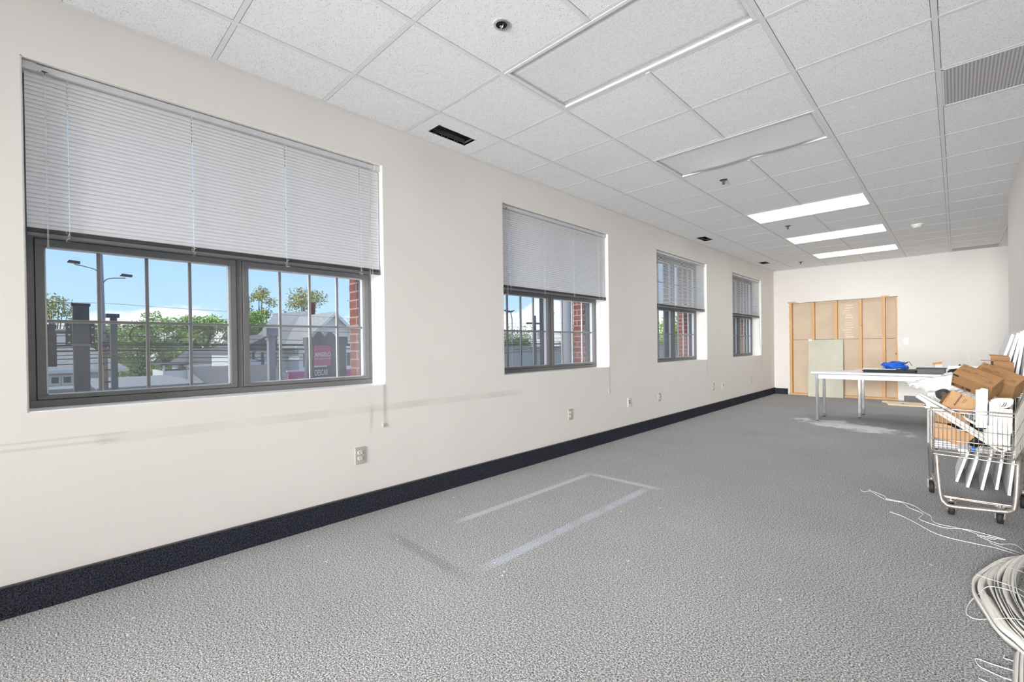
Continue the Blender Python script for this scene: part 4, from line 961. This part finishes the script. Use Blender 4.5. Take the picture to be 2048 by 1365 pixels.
CG = 'white blind cords on the carpet'
floorcord('blind_cord', [(-.534, 4.397), (-.505, 4.341), (-.470, 4.40), (-.381, 4.315), (-.363, 4.26), (-.273, 4.24), (-.207, 4.187), (-.166, 4.091), (-.124, 4.021), (-.115, 3.926), (-.082, 3.875), (-.016, 3.872), (.047, 3.855), (.107, 3.794), (.133, 3.777), (.16, 3.802), (.144, 3.842), (.126, 3.826), (.128, 3.718), (.166, 3.675), (.247, 3.62), (.27, 3.52)], 'long kinked white cord running from the cart front to the heap', CG)
floorcord('blind_cord', [(-.488, 4.429, .007), (-.377, 4.23, .007), (-.279, 4.214, .007), (-.234, 4.116, .007), (-.163, 4.031, .007), (-.176, 3.908, .007), (-.136, 3.851, .008), (-.055, 3.815, .007), (.028, 3.861, .008), (.108, 3.846, .007), (.184, 3.817, .007), (.183, 3.803, .007), (.083, 3.794, .007), (.123, 3.734, .008), (.167, 3.709, .007), (.22, 3.758, .006), (.249, 3.696, .006), (.265, 3.55, .006)], 'looped white cord tangled with the long kinked cord', CG)
floorcord('blind_cord', [(-.323, 3.941), (-.258, 3.898), (-.182, 3.80), (-.104, 3.686), (-.028, 3.643), (.08, 3.635), (.159, 3.63), (.25, 3.57), (.27, 3.50)], 'single smooth white cord lying nearest the open carpet', CG)
floorcord('blind_cord', [(.092, 2.69), (.060, 2.655), (.037, 2.653), (.024, 2.692), (.036, 2.80), (.064, 2.876, .02), (.1, 2.915, .052), (.173, 2.86, .075), (.22, 2.76, .08)], 'white cord loop bulging left of the blind heap', CG)
floorcord('blind_cord', [(.14, 2.304, .012), (.083, 2.317), (.05, 2.322), (.043, 2.305), (.054, 2.271), (.081, 2.258), (.105, 2.25), (.125, 2.235, .012)], 'narrow white cord loop below the blind heap', CG)
floorcord('blind_cord', [(.145, 2.375, .012), (.125, 2.389), (.116, 2.392), (.119, 2.415)], 'short curled white cord end beside the heap', CG)
floorcord('blind_cord', [(.050, 2.190), (.069, 2.183), (.09, 2.16)], 'tiny white cord end at the bottom frame edge', CG)

# ------------------------------------------------------------------ outside
GZ = -3.8
g = MB(); g.box(-300, -3.45, -150, 300, GZ - .2, GZ); struct(g, 'ground', M['ground'], 'ground outside the windows')
def col(name, x, y0, y1, z1, mat, label, cat, z0=GZ):
    t = thing(name, label, cat, (x, (y0 + y1) / 2, z0)); w = (y1 - y0); g = MB(); g.box(x - w, x, y0, y1, z0, z1); g.build('shaft', mat, t, bevel=.01); return t
# steel column with signal
t = col('steel_column', -9, .311, .486, 1.83, M['ext_mid'], 'square dark steel column outside, carrying a traffic signal', 'column')
g = MB(); g.box(-9.19, -8.985, .298, .499, 1.81, 1.845); g.build('cap', M['ext_dark'], t)
g = MB(); g.box(-9.10, -8.99, .298, .499, 1.235, 1.255); g.build('collar', M['pole_grey'], t)
for (y0, y1) in ((.235, .305), (.49, .545)):
    g = MB(); g.box(-9.15, -9.02, y0, y1, 1.24, 1.56); bkt = g.build('bracket', M['ext_dark'], t, bevel=.01)
    g = MB()
    for z in (1.28, 1.39, 1.50): g.cyl((-9.02, (y0 + y1) / 2, z), (-9.005, (y0 + y1) / 2, z), .012, 10)
    g.build('bolts', M['ext_white'], bkt)
t = thing('traffic_signal', 'dark three lamp traffic signal hanging left of the steel column', 'traffic signal', (-9, .07, .95))
g = MB(); g.box(-9.12, -8.92, .03, .10, .98, 1.50); g.build('housing', M['ext_dark'], t, bevel=.01)
g = MB(); g.box(-9.14, -9.12, -.03, .145, .94, 1.54); g.build('backplate', M['ext_dark'], t)
for z in (1.07, 1.24, 1.41): g = MB(); g.tube([(-8.93, .065, z), (-8.84, .065, z)], .055, 16); g.build('visor', M['ext_dark'], t)
g = MB(); g.tube([(-9.1, .13, 1.44), (-9.1, .24, 1.44)], .035, 12); g.tube([(-9.05, .035, 1.52), (-9.05, .03, 4.0)], .010, 8); g.build('hanger', M['pole_grey'], t)
# utility pole with street lights
t = thing('utility_pole', 'brown wooden utility pole with two curved street light arms', 'utility pole', (-14, .955, GZ))
g = MB(); g.tube([(-14, 1.0, GZ), (-14, 1.0, 1.45)], [.075, .055], 16); g.build('pole', M['pole_wood'], t)
g = MB(); g.tube([(-14, .985, 1.45), (-14, .96, 3.6)], [.05, .04], 14); g.build('upper_pole', M['pole_grey'], t)
g = MB(); g.tube(spline([(-14, .94, 2.93), (-14, .86, 3.02), (-14, .72, 3.06), (-14, .52, 3.10)], 6), .012, 8); g.build('light_arm', M['pole_grey'], t)
g = MB(); g.tube(spline([(-14, .99, 2.68), (-14, 1.05, 2.80), (-14, 1.18, 2.85), (-14, 1.40, 2.87)], 6), .012, 8); g.build('light_arm', M['pole_grey'], t)
for (y0, y1, z) in ((.41, .62, 3.13), (1.30, 1.52, 2.92)):
    g = MB(); g.prism([(0, 0), (y1 - y0, -.01), (y1 - y0, .035), (.03, .045)], (-14.09, y0, z), (0, 1, 0), (0, 0, 1), (1, 0, 0), .16); g.build('lamp_head', M['ext_dark'], t)
g = MB()
for k in range(5): g.box(-14.06, -13.94, .98 + .10 * k * 0, 1.10, 1.55 - .28 * k, 1.58 - .28 * k)
g.build('crossarm_pegs', M['ext_dark'], t)
t = col('service_pole', -13.5, 1.07, 1.19, 1.95, M['ext_mid'], 'dark steel pole with a flat cap beside the wooden pole', 'pole'); g = MB(); g.box(-13.70, -13.47, 1.0, 1.23, 1.91, 1.99); g.build('cap', M['ext_dark'], t)
g = MB(); g.box(-13.55, -13.48, 1.08, 1.18, 1.05, 1.11); g.build('indicator', M['red_lens'], t)
t = col('grey_post', -13, 4.195, 4.36, 1.52, M['pole_grey'], 'pale grey square post with a wide cap in front of the white house', 'post'); g = MB(); g.box(-13.25, -12.95, 4.13, 4.43, 1.50, 1.71); g.build('cap', M['pole_grey'], t); g = MB(); g.box(-13.2, -12.97, 4.17, 4.39, 1.40, 1.44); g.build('collar', M['pole_grey'], t)
g = MB(); g.box(-13.6, -12.9, 4.0, 4.55, GZ, -.1); g.build('brick_pier', M['brick_far'], t)
t = thing('round_post', 'smooth pale grey column seen through the second window', 'post', (-10, 13.24, GZ)); g = MB(); g.tube([(-10, 13.24, GZ), (-10, 13.24, 6)], .19, 20); g.build('shaft', M['pole_grey'], t)
t = thing('far_utility_pole', 'dark utility pole with crossarms seen through the second window', 'utility pole', (-16, 18.3, GZ)); g = MB(); g.tube([(-16, 18.3, GZ), (-16, 18.3, 2.75)], [.14, .09], 12); g.build('pole', M['ext_mid'], t)
g = MB(); g.box(-16.05, -15.95, 17.7, 18.9, 2.30, 2.38); g.box(-16.05, -15.95, 17.8, 18.8, 1.9, 1.97); g.build('crossarm', M['ext_dark'], t)
g = MB(); g.tube([(-15.8, 18.5, 1.5), (-15.8, 18.5, 2.0)], .14, 12); g.build('transformer', M['pole_grey'], t)
for (y, z, lb) in ((16.4, 2.85, 'left dark street light head against the cloud'), (19.6, 2.85, 'right dark street light head against the cloud')):
    t = thing('street_light', lb + ' in the second window', 'street light', (-16, y, z)); g = MB(); g.prism([(-.35, .10), (-.1, 0), (.1, 0), (.35, .12), (.1, .07), (-.1, .07)], (-16.1, y, z), (0, 1, 0), (0, 0, 1), (1, 0, 0), .2); g.build('lamp_head', M['ext_dark'], t)
    g = MB(); g.tube([(-16.3, y + .5, GZ), (-16.3, y + .5, z - .3), (-16.2, y + .3, z + .05)], .03, 8); g.build('arm', M['pole_grey'], t)
# cables
for k, (z, r_, x, sg) in enumerate(((1.74, .007, -14.25, .10), (1.51, .010, -14.15, .12), (1.37, .014, -13.82, .10), (1.30, .026, -13.88, .08), (1.235, .012, -13.76, .10), (1.185, .020, -13.82, .05), (1.10, .009, -13.78, .14), (.99, .012, -13.72, .12), (.90, .009, -13.74, .10), (2.30, .004, -14.3, .2))):
    g = MB(); pts = []
    for q in range(0, 61):
        y = -14 + q * 1.0; ph = ((y - .95) % 17.3) / 17.3; pts.append((x, y, z + .02 * math.sin(k * 2 + y * .3) - 4 * sg * ph * (1 - ph)))
    g.tube(pts, r_, 6); solo(g, 'overhead_cable', M['cable'], ['thin black cable, topmost of the bundle crossing the view', 'black cable second from the top of the bundle', 'black cable just above the thickest one', 'thickest black cable bundle crossing the view', 'thin cable just below the thickest bundle', 'second thickest black cable of the bundle', 'thin cable under the two thick ones', 'third lowest black cable crossing the house front', 'lowest thin black cable of the bundle', 'faint high wire against the sky'][k], 'cable', 'overhead cables', loc=(x, 0, z))
for (yc, zc, rr, lb) in ((1.62, 1.52, .22, 'coiled black cable loop hanging right of the steel pole'), (4.15, 1.0, .17, 'smaller coiled cable loop near the house corner')):
    g = MB()
    for q in range(3): g.tube([(-13.6 + .03 * q, yc + (rr + .02 * q) * math.cos(a * PI / 12) + .03 * q, zc + (rr - .01 * q) * math.sin(a * PI / 12)) for a in range(24)], .006, 5, close=True)
    oc = bpy.data.objects['overhead_cable.003']; ORG[oc.name] = Vector(oc.location); g.build('cable_loop', M['cable'], oc)
for k, (yc, zc) in enumerate(((1.72, 1.52), (1.98, 1.50), (4.72, 1.385), (4.86, 1.375))):
    g = MB(); g.tube([(-13.75, yc - .05, zc), (-13.75, yc - .03, zc), (-13.75, yc + .03, zc), (-13.75, yc + .05, zc)], [.008, .018, .018, .008], 10)
    g.build('cable_clamp', M['ext_white'], bpy.data.objects['overhead_cable.003'])
# buildings
def gable_house(name, label, x0, y0, y1, zw, zr, depth, over, wallm, roofm, wins, extra=None):
    # gable faces +x at x0; ridge runs along -x
    t = thing(name, label, 'house', (x0 - depth / 2, (y0 + y1) / 2, GZ)); ym = (y0 + y1) / 2
    g = MB(); g.prism([(y0, GZ), (y1, GZ), (y1, zw), (ym, zr), (y0, zw)], (x0, 0, 0), (0, 1, 0), (0, 0, 1), (-1, 0, 0), depth); g.build('walls', wallm, t)
    sl2 = (zr - zw) / (ym - y0); th = .10
    for sgn in (-1, 1):
        g = MB(); ye = ym + sgn * ((y1 - y0) / 2 + over); ze = zr - sl2 * ((y1 - y0) / 2 + over)
        g.raw([(x0 + over, ym, zr), (x0 + over, ye, ze), (x0 - depth, ye, ze), (x0 - depth, ym, zr), (x0 + over, ym, zr + th), (x0 + over, ye, ze + th), (x0 - depth, ye, ze + th), (x0 - depth, ym, zr + th)], [(0, 1, 2, 3), (4, 7, 6, 5), (0, 4, 5, 1), (1, 5, 6, 2), (2, 6, 7, 3), (3, 7, 4, 0)]); g.build('roof', roofm, t)
        g = MB(); v = Vector((0, ye - ym, ze - zr)); g.par((x0 + over, ym, zr - .12), v, (.03, 0, 0), (0, 0, .22)); g.build('rake_trim', M['ext_white'], t)
    for (ya, yb, za, zb) in wins:
        g = MB(); g.box(x0, x0 + .04, ya - .06, yb + .06, za - .06, zb + .06); f = g.build('window', M['ext_white'], t)
        g = MB(); g.box(x0 + .03, x0 + .05, ya, yb, za, zb); g.build('pane', M['pane_dark'], f)
    return t
t = gable_house('gable_house', 'white clapboard house with steep gable behind the tall sign', -25, 9.55, 13.35, 1.40, 3.12, 9, .30, M['siding'], M['shingle'], [(9.75, 10.0, .15, .92), (12.2, 12.5, .15, .9)])
# long roof slope on the left of the gable
g = MB(); g.raw([(-26.5, 7.6, 1.15), (-26.5, 10.6, 1.10), (-30.5, 12.3, 3.55), (-30.5, 10.2, 3.30), (-26.5, 7.6, 1.25), (-26.5, 10.6, 1.2), (-30.5, 12.3, 3.65), (-30.5, 10.2, 3.40)], [(0, 1, 2, 3), (4, 7, 6, 5), (0, 4, 5, 1), (1, 5, 6, 2), (2, 6, 7, 3), (3, 7, 4, 0)]); g.build('roof', M['shingle'], t)
g = MB(); g.box(-33, -26.6, 7.95, 9.6, GZ, 1.12); g.build('walls', M['siding'], t)
for (ya, yb, za, zb) in ((8.15, 8.35, .25, 1.0), (8.75, 8.95, .2, 1.0), (8.2, 8.4, -1.3, -.4)):
    g = MB(); g.box(-26.6, -26.56, ya - .05, yb + .05, za - .05, zb + .05); f = g.build('window', M['ext_white'], t); g = MB(); g.box(-26.57, -26.55, ya, yb, za, zb); g.build('pane', M['pane_dark'], f)
g = MB(); g.box(-29.2, -28.7, 11.75, 12.0, 2.5, 4.05); g.build('chimney', M['brick_far'], t)
g = MB(); g.box(-31, -25.3, 6.9, 8.4, GZ, 1.15); g.build('walls', M['siding'], t)
g = MB(); g.prism([(6.7, 1.1), (8.5, 1.1), (8.5, 1.95), (8.2, 1.95)], (-25.1, 0, 0), (0, 1, 0), (0, 0, 1), (-1, 0, 0), 6); g.build('roof', M['shingle_dark'], t)
for (ya, yb, za, zb) in ((7.15, 7.28, .65, 1.02), (7.35, 7.48, .65, 1.02), (7.78, 7.92, .2, 1.0), (7.25, 7.42, -.7, .05), (7.95, 8.1, -.7, -.1)):
    g = MB(); g.box(-25.3, -25.26, ya - .03, yb + .03, za - .03, zb + .03); f = g.build('window', M['ext_white'], t); g = MB(); g.box(-25.27, -25.25, ya, yb, za, zb); g.build('pane', M['pane_dark'], f)
# brick-topped building behind
g = MB(); g.box(-33, -32, 11.3, 11.95, GZ, 3.35); g.build('chimney', M['brick_far'], t)
# low house at left
t = thing('low_house', 'low cream house with grey hip roof left of the poles', 'house', (-31.5, .6, GZ)); g = MB(); g.box(-36, -30, -2.5, 2.6, GZ, .22); g.build('walls', M['siding_cream'], t)
g = MB(); a, b2, c2, d = (-29.6, -3.0, .30), (-29.6, 3.0, .30), (-36.5, 3.0, .30), (-36.5, -3.0, .30); e1, e2 = (-33, -.9, 2.15), (-33, .9, 2.15)
g.raw([a, b2, c2, d, e1, e2], [(0, 1, 5, 4), (1, 2, 5), (2, 3, 4, 5), (3, 0, 4), (0, 3, 2, 1)]); g.build('roof', M['shingle'], t)
g = MB(); g.box(-29.6, -29.55, -3.0, 3.0, .17, .32); g.build('fascia', M['ext_white'], t)
for (ya, yb, za, zb) in ((.28, .52, -.30, -.02), (.68, .93, -.30, -.02)):
    g = MB(); g.box(-30, -29.95, ya - .09, yb + .09, za - .09, zb + .09); f = g.build('window', M['ext_white'], t); g = MB(); g.box(-29.96, -29.94, ya, yb, za, zb); g.build('pane', M['pane_dark'], f)
g = MB(); g.box(-30, -29.95, 1.52, 1.86, -1.7, .10); g.build('door', M['ext_white'], t)
t = thing('porch_roof', 'pale flat awning in front of the low cream house', 'awning', (-26, 0, GZ)); g = MB(); g.box(-27, -25, -2.0, 1.1, -.55, -.30); g.build('roof', M['flatroof'], t); g = MB(); g.box(-26.8, -25.2, -1.9, 1.0, GZ, -.55); g.build('walls', M['ext_mid'], t)
# flat roof building
t = thing('flat_roofed_building', 'low building with pale flat roof across the street', 'building', (-24, 4, GZ))
g = MB(); g.box(-28.5, -20.5, 1.35, 4.25, GZ, -.14); g.build('walls', M['ext_mid'], t); g = MB(); g.box(-28.6, -20.4, 1.25, 4.32, -.14, -.08); g.build('roof', M['flatroof'], t)
t = thing('dark_shed', 'dark corrugated roof in front of the low white house', 'building', (-21, 5.2, GZ)); g = MB(); g.box(-24, -20, 4.55, 7.6, GZ, -.32); g.build('walls', M['ext_mid'], t)
g = MB(); g.raw([(-19.8, 4.4, -.25), (-19.8, 7.7, -.25), (-24, 7.7, .42), (-24, 4.4, .42)], [(0, 1, 2, 3)]); g.raw([(-19.8, 4.4, -.30), (-19.8, 7.7, -.30), (-24, 7.7, .37), (-24, 4.4, .37)], [(3, 2, 1, 0)]); g.build('roof', M['shingle_dark'], t)
# low white house
t = thing('low_white_house', 'low white house with dark roof below the green trees', 'house', (-36, 7, GZ))
g = MB(); g.box(-39, -34.5, 6.3, 8.7, GZ, .22); g.box(-37, -33.5, 4.95, 6.3, GZ, -.05); g.build('walls', M['siding'], t)
g = MB(); g.raw([(-34.2, 6.1, .20), (-34.2, 8.9, .20), (-37.5, 8.6, 1.25), (-37.5, 7.0, 1.25), (-39.5, 6.1, .2), (-39.5, 8.9, .2)], [(0, 1, 2, 3), (0, 3, 4), (1, 5, 2), (3, 2, 5, 4)]); g.box(-37.1, -33.3, 4.8, 6.4, .28, .38); g.build('roof', M['shingle_dark'], t)
g = MB(); g.box(-34.2, -34.14, 6.1, 8.9, .14, .25); g.build('fascia', M['ext_white'], t)
for y in (4.95, 6.15): g = MB(); g.box(-33.5, -33.35, y, y + .1, GZ, .3); g.build('post', M['ext_white'], t)
g = MB(); g.box(-34.5, -34.45, 7.45, 7.9, -.12, .12); f = g.build('window', M['ext_white'], t); g = MB(); g.box(-34.46, -34.43, 7.51, 7.84, -.09, .09); g.build('pane', M['pane_dark'], f)
# long grey building for second window
t = thing('long_grey_building', 'long plain grey wall behind the wires in the second window', 'building', (-24, 30, GZ)); g = MB(); g.box(-30, -22, 21.5, 70, GZ, 1.0); g.build('walls', M['ext_grey'], t); g = MB(); g.box(-30.2, -21.8, 21.3, 70, 1.0, 1.12); g.build('roof', M['flatroof'], t)
# tall sign
t = thing('tall_sign', 'grey framed roadside sign reading ANGELO and DESCAR', 'sign', (-13, 5.8, GZ))
g = MB(); g.box(-13.25, -13.0, 5.21, 5.38, GZ, 1.36); g.box(-13.25, -13.0, 6.05, 6.34, GZ, 1.36) ; g.box(-13.25, -13.0, 5.86, 6.05, GZ, 1.28); g.build('posts', M['ext_mid'], t, bevel=.01)
g = MB(); poly = [(5.19, 1.27), (6.38, 1.27), (6.38, 1.50), (6.08, 1.50)]
for k in range(0, 21):
    u = k / 20; y = 6.02 - .66 * u; hgt = 1.47 + .16 * abs(math.sin(PI * 2 * u)) ** .8; poly.append((y, hgt))
poly += [(5.19, 1.47)]; g.prism(poly, (-12.98, 0, 0), (0, 1, 0), (0, 0, 1), (-1, 0, 0), .3); g.build('crest', M['ext_mid'], t)
g = MB(); g.box(-13.08, -12.97, 5.385, 5.855, .66, 1.24); pk_ = g.build('pink_panel', M['pink'], t)
g = MB(); g.box(-13.08, -12.97, 5.375, 5.86, .28, .62); dk_ = g.build('dark_panel', M['sign_dark'], t)
g = MB(); g.box(-13.06, -12.98, 5.375, 5.86, -.2, .25); g.build('lower_panel', M['sign_dark'], t)
ORG[pk_.name] = ORG[t.name]; ORG[dk_.name] = ORG[t.name]
Yv, Zv, Xv = Vector((0, 1, 0)), Vector((0, 0, 1)), Vector((1, 0, 0))
textmesh('ANGELO', .165, Vector((-12.965, 5.392, .925)), Yv, Zv, Xv, 'lettering', M['ext_white'], pk_, bold=.005, depth=.002, sx=.70)
g = MB(); r8 = random.Random(8)
y = 5.41
while y < 5.84: w = r8.choice((.012, .018)); g.box(-12.968, -12.962, y, y + w, .85, .875); y += w + .012
g.build('small_lettering', M['ext_white'], pk_)
textmesh('DESCAR', .235, Vector((-12.965, 5.380, .385)), Yv, Zv, Xv, 'lettering', M['ext_white'], dk_, bold=.003, depth=.002, sx=.44)
g = MB(); y = 5.41
while y < 5.84: w = r8.choice((.008, .014)); g.box(-12.968, -12.962, y, y + w, .30, .335); y += w + .010
g.build('small_lettering', M['ext_white'], dk_)
for (ya, yb, z0, z1, lb) in ((5.40, 6.02, -.2, .42, 'magenta banner board with white scribble left of the tall sign'), (7.27, 8.2, -.2, .42, 'magenta banner board glimpsed right of the tall sign')):
    t = thing('banner_board', lb, 'sign', (-15, (ya + yb) / 2, GZ)); g = MB(); g.box(-15.06, -15, ya, yb, z0, z1); g.build('panel', M['magenta'], t)
    g = MB(); g.box(-15.10, -15.03, ya - .03, yb + .03, z1, z1 + .05); g.box(-15.1, -15.03, ya, ya + .06, GZ, z0); g.box(-15.1, -15.03, yb - .06, yb, GZ, z0); g.build('frame', M['ext_white'], t)
    g = MB(); yy0 = ya + .27; g.tube(spline([(-14.995, yy0 + .03 * k + .0, .17 + .05 * (k % 2) + .02 * math.sin(k * 2)) for k in range(9)], 5), .008, 6); g.build('scribble', M['ext_white'], t)
# trees
def tree(x, y, h, r_, mat, label, seed, dens=1500, leaf=.16, sparse=1.0):
    rg = random.Random(seed); t = thing('tree', label, 'tree', (x, y, GZ), 'trees across the street'); H = h - GZ
    g = MB(); g.tube([(x, y, GZ), (x + .1, y, GZ + H * .3), (x, y + .1, GZ + H * .62)], [.22, .16, .08], 8)
    cl = []
    for k in range(int(10 * sparse) + 18):
        a = rg.uniform(0, 6.28); q = rg.uniform(.15, 1) * r_; zz = GZ + H * (.97 - .60 * rg.random()); fall = 1 - .55 * max(0, (zz - GZ) / H - .6) / .4
        c_ = Vector((x + math.cos(a) * q * fall * .8, y + math.sin(a) * q * fall, zz)); cl.append((c_, rg.uniform(.24, .42) * r_ * (1 if sparse >= 1 else .85)))
        g.tube([(x, y, GZ + H * .4), ((x + c_.x) / 2, (y + c_.y) / 2, GZ + H * .4 + (zz - GZ - H * .4) * .6), c_], [.06, .04, .012], 5)
    g.build('branches', M['bark'], t)
    f = MB()
    leaf *= .50; dens = int(dens * 3.0)
    for k in range(dens):
        c_, cr2 = rg.choice(cl); d = Vector((rg.gauss(0, 1), rg.gauss(0, 1), rg.gauss(0, 1))).normalized() * cr2 * rg.uniform(.1, 1.25) ** .6
        p = c_ + d; p.z = c_.z + d.z * .75; u = Vector((rg.gauss(0, 1), rg.gauss(0, 1), rg.gauss(0, 1))).normalized(); w = u.orthogonal().normalized(); s2 = leaf * rg.uniform(.6, 1.3)
        f.quad(p - u * s2 - w * s2 * .5, p + u * s2 - w * s2 * .6, p + u * s2 * .7 + w * s2 * .6, p - u * s2 + w * s2 * .5)
    f.build('foliage', mat, t, recalc=False)
TR = [(-42, .6, 5.0, 1.9, 'leaf_olive', 'tall thin leaved tree above the steel column', 700, .13, .5), (-40, -1.2, 3.3, 2.2, 'leaf', 'bright green round tree at the far left', 1500, .16, 1), (-46, 3.0, 3.2, 2.2, 'leaf', 'green tree right of the poles', 1500, .16, 1),
      (-44, 5.2, 3.2, 2.2, 'leaf', 'light green tree above the flat roof', 1600, .16, 1), (-48, 7.4, 4.4, 2.4, 'leaf', 'pointed green tree rising over the treeline', 1700, .16, 1), (-46, 9.7, 4.1, 2.4, 'leaf', 'green tree behind the low white house', 1700, .16, 1),
      (-44, 11.7, 3.8, 2.3, 'leaf_dark', 'darker green tree beside the window mullion', 1600, .16, 1), (-45, 13.6, 4.5, 2.3, 'leaf', 'green leafy tree left of the annex', 1700, .16, 1), (-47, 14.4, 7.1, 2.4, 'leaf_olive', 'tall olive tree with thin leaves at the left', 1100, .15, .5),
      (-45, 17.6, 6.9, 3.2, 'leaf_olive', 'large olive tree behind the grey roof', 2600, .15, 1), (-40, 21.5, 6.6, 2.4, 'leaf_olive', 'sparse budding tree right of the gable', 420, .11, .5),
      (-50, -4.5, 3.0, 3, 'leaf_dark', 'dark tree at the extreme left edge', 1200, .18, 1), (-52, 4.2, 3.4, 3, 'leaf_dark', 'dark tree filling the gap behind the light ones', 1600, .18, 1), (-52, 9.0, 3.6, 3, 'leaf_dark', 'dark tree deep behind the treeline', 1600, .18, 1),
      (-50, 40, 3.9, 4, 'leaf', 'green tree behind the grey wall in the second window', 1600, .2, 1), (-46, 47, 4.0, 4, 'leaf_dark', 'dark green tree behind the grey wall in the second window', 1600, .2, 1), (-44, 34, 3.6, 3.2, 'leaf_olive', 'bare looking tree left in the second window', 500, .14, .5), (-40, 56, 4.2, 4, 'leaf', 'green tree right in the second window', 1500, .2, 1),
      (-34, 74, 5.0, 6, 'leaf', 'green tree seen through the third window', 1500, .3, 1)]
for k, (x, y, h, r_, mt, lb, dn_, lf, sp_) in enumerate(TR): tree(x, y, h, r_, M[mt], lb, 40 + k, dn_, lf, sp_)
